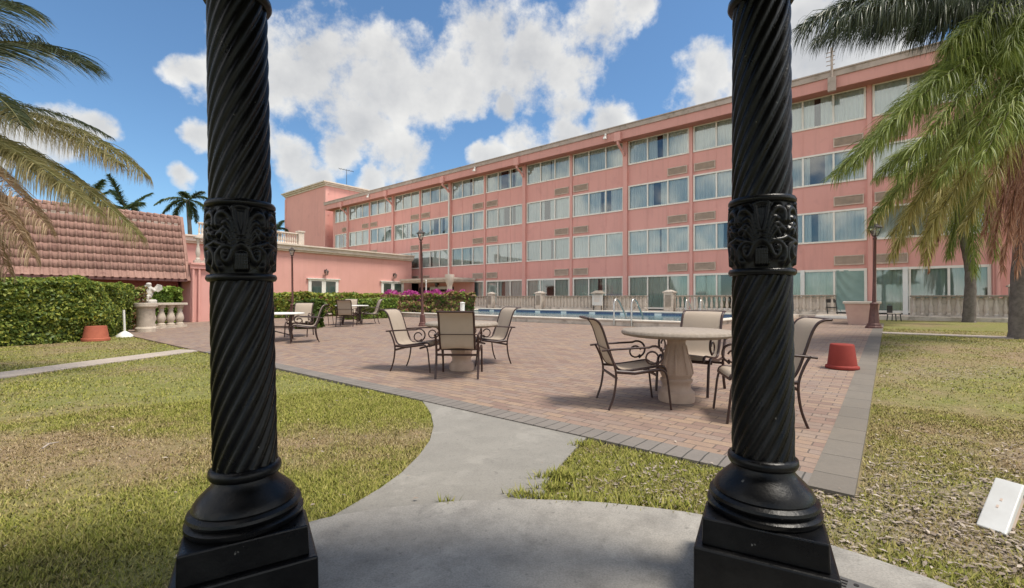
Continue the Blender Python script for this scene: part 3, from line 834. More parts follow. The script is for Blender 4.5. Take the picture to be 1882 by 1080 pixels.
# ------------------------------------------------------------------ hotel (local frame: x along the front, y into the building)
PF = 26.9
K0, BAY = -45.2, 8.121
FLOOR = 0.55
hotel = empty('hotel', L(0, PF), ANG, 'long four storey pink hotel block with rows of curtained windows', 'hotel')
SILLS = [3.95, 6.80, 9.65]; WH = 1.54
SE, SW = 12.2, -48.6          # ends of the front along s


def sk(k): return K0 + BAY * k


half = []                     # (x0, x1) of every window opening
half.append((sk(-0.4) + 0.35, sk(0) - 0.33))
for k in range(6):
    half.append((sk(k), sk(k) + BAY / 2 - 0.28)); half.append((sk(k) + BAY / 2 - 0.05, sk(k + 1) - 0.33))
# walls: body, spandrels, end pieces
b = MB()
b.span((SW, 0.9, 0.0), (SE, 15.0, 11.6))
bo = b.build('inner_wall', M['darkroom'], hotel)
WT = 0.18
b = MB()
zs = [(2.65, SILLS[0]), (SILLS[0] + WH, SILLS[1]), (SILLS[1] + WH, SILLS[2])]
for z0, z1 in zs:
    b.span((SW, 0.0, z0), (SE, WT, z1))
b.span((SW, 0.002, SILLS[2] + WH), (SE, WT, 11.6))
# solid bits of wall between openings, each storey
solids = [(SW, half[0][0])] + [(half[i][1], half[i + 1][0]) for i in range(len(half) - 1)] + [(half[-1][1], SE)]
for z0, z1 in [(FLOOR - 0.5, 2.65), (SILLS[0], SILLS[0] + WH), (SILLS[1], SILLS[1] + WH), (SILLS[2], SILLS[2] + WH)]:
    for x0, x1 in solids:
        b.span((x0, 0.0, z0), (x1, WT, z1))
b.span((SW, WT, 0), (SW + 0.2, 15.2, 11.6)); b.span((SE - 0.2, WT, 0), (SE, 15.2, 11.6)); b.span((SW + .2, 15.0, 0), (SE - .2, 15.2, 11.6))
b.build('wall', M['hotel'], hotel)
# floors seen through the openings
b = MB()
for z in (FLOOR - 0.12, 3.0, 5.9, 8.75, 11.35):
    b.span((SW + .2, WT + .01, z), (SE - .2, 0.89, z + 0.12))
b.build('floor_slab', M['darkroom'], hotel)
# thin vertical joints of the spandrel panels
b = MB()
for x0, x1 in half:
    for t_ in (1 / 3, 2 / 3):
        x = x0 + (x1 - x0) * t_
        for z0, z1 in zs: b.span((x - 0.018, -0.012, z0 + 0.06), (x + 0.018, 0.004, z1 - 0.08))
b.build('panel_joint', M['hotel'], hotel)
# pilasters
for k in range(7):
    b = MB(); b.span((sk(k) - 0.31, -0.17, 0.05), (sk(k) - 0.03, 0.02, 11.15)); b.build('pilaster', M['hotel_trim'], hotel)
    if k < 6:
        b = MB(); b.span((sk(k) + BAY / 2 - 0.25, -0.09, 0.05), (sk(k) + BAY / 2 - 0.08, 0.02, 11.15)); b.build('pilaster', M['hotel_trim'], hotel)
    # bracket carrying the eaves
    b = MB(); x = sk(k) - 0.17
    b.span((x - 0.34, -0.98, 11.02), (x + 0.06, -0.80, 11.56))
    b.tube([(x - 0.14, -0.86, 11.05), (x - 0.14, -0.84, 10.85), (x - 0.10, -0.35, 10.55), (x - 0.02, -0.22, 10.3)], 0.085, 8)
    b.build('eaves_bracket', M['hotel_trim'], hotel)
# downpipes
for k, z1 in ((2, 10.3), (6, 10.3)):
    b = MB(); b.tube([(sk(k) - 0.17, -0.22, z1), (sk(k) - 0.17, -0.22, 0.6)], 0.07, 8); b.build('downpipe', M['cream'] if k == 2 else M['hotel_trim'], hotel)
# roof: slab with fascia and weathered edge
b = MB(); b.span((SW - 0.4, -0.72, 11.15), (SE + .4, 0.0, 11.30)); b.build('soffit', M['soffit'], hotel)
b = MB(); b.span((SW - 0.45, -0.80, 11.13), (SE + .45, -0.72, 11.66)); b.span((SW - .45, -0.72, 11.13), (SW - .37, 15.6, 11.66)); b.span((SE + .37, -0.72, 11.13), (SE + .45, 15.6, 11.66))
b.build('fascia', M['fascia'], hotel)
b = MB(); b.span((SW - 0.5, -0.86, 11.66), (SE + .5, 15.7, 11.93)); b.span((SW - 0.53, -0.90, 11.93), (SE + .53, 15.74, 11.99)); b.build('roof', M['roofedge'], hotel)
for x in (sk(2) + 3.6, sk(3) + 7.0, sk(0) + 5):
    b = MB(); b.span((x - .04, -0.98, 11.38), (x + .04, -0.84, 11.66)); b.frustum((x, -1.02, 11.30), 0.09, 0.05, 0.16); b.build('eaves_light', M['white'], hotel)
# roof mast near the right palm
b = MB(); x = s_at(1531, PF - 0.95)
b.tube([(x, -0.95, 11.05), (x, -0.95, 13.0)], 0.05, 6)
for z in (12.2, 12.4, 12.6, 12.8): b.tube([(x - .22, -0.95, z), (x + .12, -0.95, z)], 0.02, 5)
b.span((x - .16, -1.02, 10.95), (x + .16, -0.86, 11.6))
b.build('roof_mast', M['roofedge'], hotel)

RNG = random.Random(5)


def curtain_mesh(mb, x0, x1, z0, z1, y, amp=0.03, wl=0.16, rng=RNG):
    n = max(4, int((x1 - x0) / (wl / 6))); vs = []; ph = rng.random() * 6
    for i in range(n + 1):
        x = x0 + (x1 - x0) * i / n
        yy = y + amp * math.sin(2 * PI * (x + 0.03 * math.sin(x * 7 + ph)) / wl + ph) + amp * 0.4 * math.sin(x * 23 + ph)
        vs += [(x, yy, z0), (x, yy * 0.6 + y * 0.4, z1)]
    mb.add(vs, [(2 * i, 2 * i + 2, 2 * i + 3, 2 * i + 1) for i in range(n)])


# fixed states read off the facade: (half index, storey) -> list of dark gaps as fractions of the opening
GAPS = {(9, 2): [(.46, .60)], (9, 1): [(.38, .58)], (9, 0): [(.52, .56)], (10, 0): [(.36, .72)], (10, 2): [(.62, .66)],
        (7, 2): [(.54, .58)], (8, 1): [(.54, .64), (.66, .78)], (7, 1): [(.36, .58)], (7, 0): [(.54, .63)],
        (6, 2): [(.33, .64), (.68, .80)], (5, 2): [(.52, .64)], (6, 1): [(.42, .66), (.68, .80)], (5, 1): [(.52, .62)], (5, 0): [(.53, .60)], (6, 0): [(.54, .60)],
        (11, 0): [(.40, .52)], (11, 2): [(.44, .55)], (11, 1): [(.36, .62)], (4, 1): [(.38, .62), (.7, .84)], (3, 1): [(.45, .52)], (2, 1): [(.78, .84)],
        (2, 2): [(.70, .78)], (1, 2): [(.50, .58)], (1, 1): [(.58, .64)], (0, 1): [(.33, .62), (.7, 1.0)]}


def make_window(i, st, z0, z1, x0, x1, cur, fr=0.085, mull=(1 / 3, 2 / 3), gaps=()):
    f = MB()
    f.span((x0, -0.05, z0), (x1, 0.06, z0 + fr)); f.span((x0, -0.035, z1 - fr), (x1, 0.06, z1))
    f.span((x0, -0.03, z0 + fr), (x0 + fr, 0.06, z1 - fr)); f.span((x1 - fr, -0.03, z0 + fr), (x1, 0.06, z1 - fr))
    for q in mull:
        x = x0 + (x1 - x0) * q; f.span((x - 0.042, -0.02, z0 + fr), (x + 0.042, 0.06, z1 - fr))
    win = f.build('window', M['cream'], hotel)
    g = MB(); g.add([(x0 + fr, 0.02, z0 + fr), (x1 - fr, 0.02, z0 + fr), (x1 - fr, 0.02, z1 - fr), (x0 + fr, 0.02, z1 - fr)], [(0, 1, 2, 3)])
    g.build('glass', M['glass'], win)
    c = MB(); segs = []; p0 = 0.0
    for a, e in sorted(gaps): segs.append((p0, a)); p0 = e
    segs.append((p0, 1.0))
    for a, e in segs:
        if e - a > 0.01:
            curtain_mesh(c, x0 + .03 + (x1 - x0 - .06) * a, x0 + .03 + (x1 - x0 - .06) * e, z0, z1 - 0.02, 0.10 + RNG.uniform(0, .04))
    c.build('curtain', cur, win)
    return win


for st, z0 in enumerate(SILLS):
    for i, (x0, x1) in enumerate(half):
        gaps = GAPS.get((i, st))
        if gaps: gaps = [(a + (e - a) * .18, e - (e - a) * .18) for a, e in gaps]
        if gaps is None:
            gaps = [(a := RNG.uniform(.2, .8), a + RNG.uniform(.03, .1))] if RNG.random() < 0.2 else []
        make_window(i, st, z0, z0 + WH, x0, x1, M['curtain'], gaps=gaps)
# ground floor: windows and sliding doors down to the terrace
GG = {5: [(.36, .52), (.62, .68)], 6: [(.40, .50)], 7: [(.36, .66)], 8: [(.50, .58)], 10: [(.38, .80)], 4: [(.3, .4)], 3: [(.2, .4)]}
for i, (x0, x1) in enumerate(half):
    if i < 4: continue
    cur = M['curtain_green'] if i >= 7 else M['curtain']
    wdw = make_window(i, -1, FLOOR + 0.04, 2.65, x0, x1, cur, fr=0.11, gaps=GG.get(i, []))
# doorway columns of white painted steel
for px in (1664, 1473 + 2):
    x = s_at(px, PF - 0.1)
    b = MB(); b.span((x - .09, -0.10, FLOOR - .1), (x + .09, -0.052, 2.65)); b.build('door_post', M['white'], hotel)
# sheet hung slack over the right door (half 11, last third)
x0, x1 = half[11]; xa = x0 + (x1 - x0) * 0.69; xb = x1 - 0.12
vs = []; fs = []; nu, nv = 26, 40
for j in range(nv + 1):
    for i in range(nu + 1):
        u, v = i / nu, j / nv
        sag = math.sin(PI * u) * 0.5 + (1 - u) * 0.2
        y = -0.012 + 0.030 * math.sin((v * 11 + (u - .9) ** 2 * 7.5) * 2.0) * (1 - u) * (1 - v * .2)
        vs.append((xa + (xb - xa) * u, y - 0.02, 2.58 - 1.98 * v))
for j in range(nv):
    for i in range(nu):
        a = j * (nu + 1) + i; fs.append((a, a + 1, a + nu + 2, a + nu + 1))
b = MB(); b.add(vs, fs); b.build('door_curtain', M['sheet'], hotel, smooth=True, angle=180)

# air conditioning grilles beside every centre pilaster


def grille(x0, x1, z0, z1):
    b = MB(); fr = 0.045
    b.span((x0, -0.06, z0), (x1, 0.0, z0 + fr)); b.span((x0, -0.06, z1 - fr), (x1, 0.0, z1)); b.span((x0, -0.055, z0 + fr), (x0 + fr, 0.0, z1 - fr)); b.span((x1 - fr, -0.055, z0 + fr), (x1, 0.0, z1 - fr))
    n = 9
    for k in range(n):
        z = z0 + fr + (z1 - z0 - 2 * fr) * (k + .5) / n
        b.box(((x0 + x1) / 2, -0.028, z), (x1 - x0 - 2 * fr, 0.05, 0.014), Matrix.Rotation(math.radians(38), 3, 'X'))
    b.span((x0 + fr, -0.008, z0 + fr), (x1 - fr, -0.003, z1 - fr))
    b.build('air_conditioner_grille', M['grille'], hotel)


for st in range(3):
    zt = SILLS[st] - 0.66
    for k in range(6):
        xc = sk(k) + BAY / 2 - 0.165
        grille(xc - 1.38, xc - 0.22, zt - 0.46, zt); grille(xc + 0.17, xc + 1.33, zt - 0.46, zt)
xc = sk(0) - 0.9
grille(xc - .5, xc + .4, SILLS[2] - 1.12, SILLS[2] - .66)

# tower at the far end
tower = empty('stair_tower', L(0, PF), ANG, 'plain pink tower with a projecting cornice beyond the far end of the long block', 'tower')
TA, TB = -60.6, -50.3
b = MB(); b.span((TA, 0.0, 0.0), (TB, 9.0, 14.3)); b.build('wall', M['hotel'], tower)
b = MB(); b.span((TA - .1, -0.1, 14.25), (TB + .1, 9.1, 14.45)); b.span((TA - .25, -0.25, 14.45), (TB + .25, 9.25, 14.62)); b.span((TA - .4, -0.4, 14.62), (TB + .4, 9.4, 14.76)); b.build('cornice', M['offwhite'], tower)
for side in (0, 1):
    b = MB()
    for k in range(14):
        z = 14.0 - k * 0.62
        if side: b.span((TB - (.42 if k % 2 else .26), -0.05, z - .62), (TB + .05, (.42 if k % 2 == 0 else .26), z))
        else: b.span((TA - .05, -0.05, z - .62), (TA + (.42 if k % 2 else .26), .3, z))
    b.build('corner_stones', M['hotel_trim'], tower)
an = empty('roof_aerial', at(637, 340, 58), 0, 'thin television aerial on the pink tower roof', 'aerial')
an.location.z = 14.0
b = MB(); b.tube([(0, 0, 0), (0, 0, 3.6)], 0.03, 5); b.build('mast', M['blackmatte'], an)
b = MB(); b.tube([(-1.0, 0, 3.75), (0.9, 0, 3.35)], 0.025, 5)
for k in range(6): b.tube([(-.9 + .33 * k, -0.4, 3.73 - .07 * k), (-.9 + .33 * k, 0.4, 3.73 - .07 * k)], 0.015, 4)
b.build('crossarm', M['blackmatte'], an)

# ------------------------------------------------------------------ low salmon wing at right angles to the hotel
SWG = -33.2
wing = empty('low_wing', L(0, 0), ANG, 'low salmon pink wing with pale cornice and two small white framed windows', 'building')
b = MB(); b.span((SWG - 10, 8.6, 0.0), (SWG, PF - 0.95, 4.55)); b.build('wall', M['salmon'], wing)
b = MB(); b.span((SWG - 10, 8.3, 4.55), (SWG + 0.16, PF - .93, 4.68)); b.span((SWG - 10, 8.2, 4.68), (SWG + 0.30, PF - .92, 4.95)); b.span((SWG - 10, 8.1, 4.95), (SWG + .42, PF - .91, 5.05)); b.build('cornice', M['offwhite'], wing)


def p_at(px, s):
    t_ = (px - 941) / FPX
    return (t_ * s * E1.y - s * E1.x) / (E2.x - t_ * E2.y)


for (pa, pb) in ((566, 621), (700, 741)):
    p0, p1 = p_at(pa, SWG), p_at(pb, SWG); z1 = 2.62; z0 = 0.9
    f = MB(); fr = 0.16; x = SWG
    f.span((x, p0, z1 - .14), (x + .09, p1, z1)); f.span((x, p0 - .12, z1), (x + .16, p1 + .12, z1 + .07))
    for a, e in ((p0, p0 + fr * 1.4), (p1 - fr * 1.4, p1), ((p0 + p1) / 2 - .16, (p0 + p1) / 2 + .16)): f.span((x, a, z0), (x + .08, e, z1 - .14))
    f.span((x, p0, z0 - .1), (x + .1, p1, z0))
    win = f.build('window', M['white'], wing)
    g = MB(); g.add([(x + .03, p0, z0), (x + .03, p1, z0), (x + .03, p1, z1), (x + .03, p0, z1)], [(0, 1, 2, 3)]); g.build('glass', M['glass'], win)
    g = MB(); g.add([(x + .01, p0, z0), (x + .01, p1, z0), (x + .01, p1, z1), (x + .01, p0, z1)], [(0, 1, 2, 3)]); g.build('curtain', M['sheet'], win)


def wall_lantern(pos, rz, label):
    r = empty('wall_lantern', pos, rz, label, 'wall lantern', 'wall lanterns on the pink walls')
    b = MB(); b.span((0, -0.06, -0.12), (0.03, 0.06, 0.12)); b.tube([(0.02, 0, 0.0), (0.14, 0, 0.12), (0.24, 0, 0.10), (0.24, 0, 0.04)], 0.018, 6); b.build('bracket', M['lampdark'], r)
    b = MB(); c = (0.24, 0, 0)
    b.frustum((c[0], 0, -0.30), 0.06, 0.10, 0.02); b.frustum((c[0], 0, -0.02), 0.14, 0.03, 0.13)
    b.lathe([(0.02, 0.11), (0.03, .14), (0.0, 0.2)], 8, c, cap=False)
    for sx in (-1, 1):
        for sy in (-1, 1): b.tube([(c[0] + sx * .06, sy * .06, -.28), (c[0] + sx * .11, sy * .11, -.02)], 0.012, 5)
    b.build('lantern_cage', M['lampdark'], r)
    b = MB(); b.frustum((c[0], 0, -0.28), 0.05, 0.095, 0.26); b.build('lantern_glass', M['glass'], r)
    return r


for i, (pa, lab) in enumerate(((597, 'dark wall lantern above the left white framed window of the salmon wing'), (723, 'dark wall lantern above the right white framed window of the salmon wing'))):
    q = L(SWG, p_at(pa, SWG)); q.z = 3.25
    wall_lantern(q, ANG, lab)

# flat entrance canopy between the wing and the hotel, with a white column
can = empty('entrance_canopy', L(0, 0), ANG, 'small flat canopy over the entrance in the corner, carried by a white column', 'canopy')
c0, c1 = s_at(776, 24.6), s_at(834, 24.6)
b = MB(); b.span((SWG + .45, 24.4, 2.55), (c1 + .2, PF - .2, 2.70)); b.span((SWG + .43, 24.3, 2.70), (c1 + .3, PF - .2, 2.86)); b.build('roof', M['offwhite'], can)
b = MB(); b.lathe([(.28, .3), (.28, .6), (.22, .66), (.20, 2.2), (.24, 2.3), (.32, 2.5), (.36, 2.9), (.36, 3.05)], 16, (s_at(828, 24.1), 24.0, 0)); b.build('column', M['offwhite'], can, smooth=True, angle=30)
b = MB(); b.span((SWG + .45, PF - .24, .4), (c1 + .2, PF - .20, 2.55)); b.build('rear_wall', M['salmon'], can)
b = MB(); x = s_at(790, 26.5)
for k in range(4): b.span((x - 1.6 + k * 1.15, PF - .30, 0.45), (x - .55 + k * 1.15, PF - .25, 2.2))
b.build('door_panes', M['darkroom'], can)
b = MB(); b.span((x + .0, PF - .32, 2.0), (x + 2.2, PF - .26, 2.25)); b.span((x - .1, PF - .32, .45), (x + .06, PF - .26, 2.25)); b.build('door_frame', M['white'], can)
wall_lantern(L(x + 1.0, PF - .26, 2.5), ANG - PI / 2, 'dark wall lantern under the flat entrance canopy')

# wing roof terrace balustrade + front annex terrace
def balustrade(label, s0, p0, s1, p1, z, h, n, group, mat_b=None, back=False, rail=0.09, rad=0.07, capmat=None, wide=0.24):
    a, c = L(s0, p0, z), L(s1, p1, z); d = c - a; ln = d.length
    r = empty('balustrade', a, math.atan2(d.y, d.x), label, 'balustrade', group)
    mb = mat_b or M['balus']
    b = MB(); b.span((0, -wide / 2 - .03, h - rail), (ln, wide / 2 + .03, h)); b.build('top_rail', capmat or M['railcap'], r, bevel=0.015)
    b = MB(); b.span((0, -wide / 2, -0.02), (ln, wide / 2, 0.12)); b.build('base_rail', mb, r)
    if back:
        b = MB(); b.span((0, .02, 0.12), (ln, .06, h - rail - .03)); b.build('back_panel', mb, r)
    hh = h - rail - 0.12
    prof = [(rad * .95, 0), (rad * .95, hh * .09), (rad * .6, hh * .13), (rad * .75, hh * .2), (rad * 1.0, hh * .34), (rad * .8, hh * .52), (rad * .52, hh * .70), (rad * .6, hh * .80), (rad * .5, hh * .84), (rad * .9, hh * .9), (rad * .9, hh)]
    first = None
    for i in range(n):
        x = ln * (i + .5) / n
        if first is None:
            b = MB(); b.lathe(prof, 10); first = b.build('baluster', mb, r, smooth=True, angle=50)
            first.location = (x, 0, 0.12)
        else:
            o_ = first.copy(); COL.objects.link(o_); o_.parent = r; o_.location = (x, 0, 0.12)
    return r


balustrade('pale balustrade along the roof edge of the salmon wing', SWG - .3, 9.5, SWG - .3, p_at(546, SWG - .3), 5.05, 0.90, 40, 'roof balustrades', M['offwhite'], capmat=M['offwhite'])
b = MB(); pp = p_at(546, SWG - .3)
rp = empty('balustrade_post', L(SWG - .3, pp + .2, 5.05), ANG, 'square pale post ending the roof balustrade of the salmon wing', 'post')
b.span((-.2, -.2, 0), (.2, .2, .98)); b.build('shaft', M['offwhite'], rp); b = MB(); b.span((-.25, -.25, .98), (.25, .25, 1.08)); b.build('cap', M['offwhite'], rp)

# ------------------------------------------------------------------ tiled wing at the left
TS = -24.3
tw = empty('tiled_building', L(0, 0), ANG, 'low dark pink building under a steep skirt of clay roof tiles', 'building')
b = MB(); b.span((TS - 8, -14, 0), (TS - 1.3, 6.5, 4.3)); b.build('wall', pmat('dark_pink_wall', (0.36, 0.11, 0.10), (0.30, 0.09, 0.085), 1.0, 0.8), tw)
z0, z1, set_ = 2.0, 4.85, 1.15
TWW = 0.25; NT = int(20.5 / TWW); NR = 9
sub = 8
xs = np.linspace(6.5, 6.5 - NT * TWW, NT * sub + 1); rows = []
prof = 0.07 * np.maximum(0, np.sin(2 * PI * (np.arange(NT * sub + 1) / sub))) + 0.02 * np.maximum(0, -np.sin(2 * PI * (np.arange(NT * sub + 1) / sub)))*0.3
vs = []
nrm = Vector((z1 - z0, 0, set_)).normalized()
for r in range(NR):
    for q, lift in ((0.0, 0.022), (0.97, 0.0), (1.0, 0.0)):
        tt = (r + q) / NR
        sx = TS - set_ * tt; zz = z0 + (z1 - z0) * tt
        jit = 0.012 * (fbm(xs * 1.3, np.full_like(xs, r * 3.7), 31) - .5)
        hgt = prof * (1.0 if q < .99 else .96) + lift + jit
        vs.append(np.stack([sx + nrm.x * hgt, xs, zz + nrm.z * hgt], 1))
vs = np.array(vs); nrw, ncl = vs.shape[0], vs.shape[1]
ii = np.arange(nrw * ncl).reshape(nrw, ncl)
Fq = np.stack([ii[:-1, :-1], ii[1:, :-1], ii[1:, 1:], ii[:-1, 1:]], -1).reshape(-1, 4)
np_mesh('roof', vs.reshape(-1, 3), Fq, M['tiles'], tw, smooth=False)
b = MB(); b.span((TS - .1, -14, 1.90), (TS + .03, 6.5, 2.0)); b.build('eaves_board', pmat('dark_eaves', (0.12, 0.05, 0.045), None, 3, .8), tw)
b = MB()
for k in range(NT): b.tube([(TS - set_ - .05, 6.5 - k * TWW, z1 + .02), (TS - set_ - .05, 6.5 - (k + 1) * TWW + .02, z1 + .05)], 0.10, 8)
b.build('ridge_tiles', M['tiles'], tw)
b = MB(); b.span((TS - 7.5, -14, 4.3), (TS - 1.0, 6.5, 4.6)); b.build('flat_roof', M['roofedge'], tw)
# right end of the mansard: edge board
b = MB(); b.add([(TS + .06, 6.5, z0 - .05), (TS - set_, 6.5, z1 + .1), (TS - set_ - 1.5, 6.5, z1 + .1), (TS - 1.5, 6.5, z0 - .05), (TS + .06, 6.62, z0 - .05), (TS - set_, 6.62, z1 + .1), (TS - set_ - 1.5, 6.62, z1 + .1), (TS - 1.5, 6.62, z0 - .05)],
                [(0, 1, 2, 3), (7, 6, 5, 4), (0, 4, 5, 1), (1, 5, 6, 2), (3, 7, 4, 0)]); b.build('gable_board', M['tiles'], tw)
# annex beside it: pink wall with pilasters, small window, terrace above
ax = empty('annex', L(0, 0), ANG, 'small pink annex with a terrace on top, beside the tiled roof', 'building')
b = MB(); b.span((TS - 7, 6.65, 0), (TS + .0, 9.6, 2.62)); b.build('wall', M['salmon'], ax)
b = MB(); b.span((TS - .02, 6.60, 2.50), (TS + .14, 9.7, 2.68)); b.span((TS - 7, 6.6, 2.68), (TS + .2, 9.75, 2.76)); b.build('cornice', M['hotel_trim'], ax)
for p in (6.72, 6.95, 7.5):
    b = MB(); b.tube([(TS + .07, p, 2.5), (TS + .07, p, 0.05)], 0.05, 8); b.build('drainpipe', M['hotel_trim'], ax)
b = MB(); b.span((TS + .002, 8.35, 0.9), (TS + .05, 9.3, 2.1)); b.build('window', M['white'], ax)
b = MB(); b.span((TS + .01, 7.75, 0.0), (TS + .32, 9.7, 0.98)); b.build('low_wall', M['salmon'], ax)
b = MB(); b.span((TS + .30, 7.9, 0.35), (TS + .37, 9.7, 0.86)); b.span((TS - .0, 7.7, 0.98), (TS + .38, 9.75, 1.05)); b.build('stone_panel', M['balus'], ax)
balustrade('stone balustrade on the annex terrace beside the tiled roof', TS + .0, 6.75, TS + .0, 9.6, 2.76, 1.2, 9, 'roof balustrades', M['balus'], rad=0.10, capmat=M['balus'])

# ------------------------------------------------------------------ pool
PS0, PS1, PP0, PP1, PZ = -20.6, -4.6, 13.8, 21.5, 0.5
pool = empty('swimming_pool', L(0, 0), ANG, 'long raised swimming pool with pale coping and a blue tile band', 'pool')
b = MB(); b.span((PS0, PP0 + .3, 0.2), (PS1, PP1, 0.42)); b.build('water', M['water'], pool)
b = MB()
cw = 0.36
b.span((PS0 - cw, PP0, PZ - .06), (PS1 + cw, PP0 + cw, PZ)); b.span((PS0 - cw, PP1, PZ - .0), (PS1 + cw, PP1 + cw, PZ + .08))
b.span((PS0 - cw, PP0 + cw, PZ - .06), (PS0, PP1, PZ)); b.span((PS1, PP0 + cw, PZ - .06), (PS1 + cw, PP1, PZ))
b.build('coping', M['coping'], pool, bevel=0.02)
b = MB(); b.span((PS0 - .3, PP0 + .04, 0.1), (PS1 + .3, PP0 + .3, PZ - .06)); b.span((PS1 + .02, PP0 + .3, .1), (PS1 + .3, PP1, PZ - .06)); b.span((PS0 - .3, PP0 + .3, .1), (PS0 - .02, PP1, PZ - .06)); b.build('pool_wall', M['balus'], pool)
b = MB(); b.span((PS0, PP1 - .02, 0.3), (PS1, PP1 + .2, PZ - .001)); b.build('tile_band', M['pooltile'], pool)
b = MB()
for k in range(9): b.span((PS0 + 1 + k * 1.8, PP1 - .035, .36), (PS0 + 1.35 + k * 1.8, PP1 - .022, .49))
b.build('depth_tiles', M['white'], pool)
# hotel terrace and far pool deck
ter = MB(); ter.span((-33, 23.6, 0.2), (10, 26.9, FLOOR - .02)); ter.span((PS0 - .36, 21.9, .2), (PS1 + 1.5, 23.6, FLOOR - .03))
to = ter.build('terrace', M['balus']); to.rotation_euler = (0, 0, ANG); tag(to, kind='structure')


def handrail(label, px, depth, rz, pts, pair=0.55, mat='chrome', cat='handrail'):
    q = at(px, 560, depth); r = empty('handrail', (q.x, q.y, 0.0), rz, label, cat)
    for k in (0, 1):
        if k and not pair: break
        b = MB(); b.tube([(x, k * pair, z) for x, z in pts], 0.028, 8); b.build('rail', M[mat], r, smooth=True, angle=60)
    return r


def loop(x0, x1, zt, zb0, zb1, n=10):
    pts = [(x0, zb0), (x0, zt - .25)]
    for i in range(n + 1):
        a = PI - PI * i / n; pts.append(((x0 + x1) / 2 + (x1 - x0) / 2 * math.cos(a), zt - .25 + .25 * math.sin(a)))
    pts += [(x1, zb1)]
    return pts


q = L(s_at(1131, PP0), PP0 + .02)
for lab, px, ps in (('steel pool ladder rails at the near coping in front of the balustrade', 1131, PP0 + .1), ('steel pool ladder rails at the far right side of the pool', 1262, PP1 - .6)):
    q = L(s_at(px, ps), ps)
    r = empty('pool_ladder', (q.x, q.y, 0.0), ANG + PI / 2, lab, 'pool ladder', 'ladders of the pool')
    for k in (0, 1):
        b = MB(); pts = [(-0.1, -k * .62, .2), (-0.1, -k * .62, 1.0), (-.02, -k * .62, 1.14), (.12, -k * .62, 1.18), (.3, -k * .62, 1.08), (.75, -k * .62, .62), (.8, -k * .62, 0.3)]
        b.tube(pts, 0.03, 8); b.build('rail', M['chrome'], r, smooth=True, angle=60)
    for z in (0.34, .5):
        b = MB(); b.span((.70, -.62, z), (.86, 0, z + .03)); b.build('step', M['chrome'], r)
q = L(s_at(690, 15.5), 15.5)
r = empty('stair_rail', (q.x, q.y, 0), ANG, 'pale stair rail at the left end of the pool by the hedge', 'handrail')
for k in (0, 1):
    b = MB(); b.tube([(-1.4, k * 1.0, .3), (-1.4, k * 1.0, 1.2), (0, k * 1.0, 1.2), (1.15, k * 1.0, .72), (1.15, k * 1., .45)], 0.035, 8); b.build('rail', M['cream'], r)
for lab, px, p_, hh in (('short white post on the pool edge before the bougainvillea', 850, 14.2, .52), ('white pipe standing in the bougainvillea hedge', 783, 19.5, 2.0)):
    q = L(s_at(px, p_), p_)
    r = empty('white_post', (q.x, q.y, .45 if hh < 1 else .35), 0, lab, 'post')
    b = MB(); b.tube([(0, 0, 0), (0, 0, hh)], 0.10 if hh < 1 else .035, 10); b.build('shaft', M['white'], r)
    b = MB(); b.lathe([(0.115 if hh < 1 else .05, hh), (0.115 if hh < 1 else .05, hh + .03), (0.02, hh + .06)], 10); b.build('cap', M['white'], r)

# ------------------------------------------------------------------ terrace balustrades in front of the hotel
PB = 24.2


def bal_px(label, a, c, z=FLOOR - .02, h=0.86, open_=False):
    s0, s1 = s_at(a, PB), s_at(c, PB); n = max(3, int((s1 - s0) / 0.24))
    return balustrade(label, s0, PB, s1, PB, z, h, n, 'terrace balustrades', rad=0.08, wide=0.2, rail=.07, back=open_ is False)


bal_px('weathered stone balustrade panel beside the bougainvillea at the far end of the terrace', 848, 895)
bal_px('weathered stone balustrade behind the pool, left of the tall capped post', 912, 984)
bal_px('long weathered balustrade behind the pool holding the white notice board', 1002, 1190)
bal_px('weathered balustrade with open balusters behind the right pool ladder', 1242, 1445, open_=True)
bal_px('grey weathered balustrade ending at the door with the slack sheet', 1447, 1536)
bal_px('grey weathered balustrade on the lawn behind the two palm trunks', 1672, 1858, z=.46, h=.90)


def bpost(label, px, w_, z, h):
    s = s_at(px, PB)
    r = empty('stone_post', L(s, PB, z), ANG, label, 'post', 'stone posts of the terrace')
    b = MB(); b.span((-w_, -w_, 0), (w_, w_, h)); b.build('shaft', M['balus'], r, bevel=.02)
    b = MB(); b.span((-w_ - .05, -w_ - .05, h), (w_ + .05, w_ + .05, h + .06)); b.frustum((0, 0, h + .06), w_ + .02, w_ * .3, .10); b.build('cap', M['balus'], r)
    b = MB(); b.span((-w_ * .6, -w_ - .025, .25), (w_ * .6, -w_ - .001, h - .12)); b.build('panel', M['railcap'], r)


bpost('stone post with cap nearest the bougainvillea', 903.5, 0.20, FLOOR - .02, 0.98)
bpost('stone post with cap beside the dark red doorway', 993, 0.24, FLOOR - .02, 1.0)
bpost('stone post with cap to the right of the open terrace gap', 1231, 0.25, FLOOR - .02, 1.0)
bpost('thin grey stone post at the right end of the lawn balustrade', 1864, 0.13, .40, 1.25)
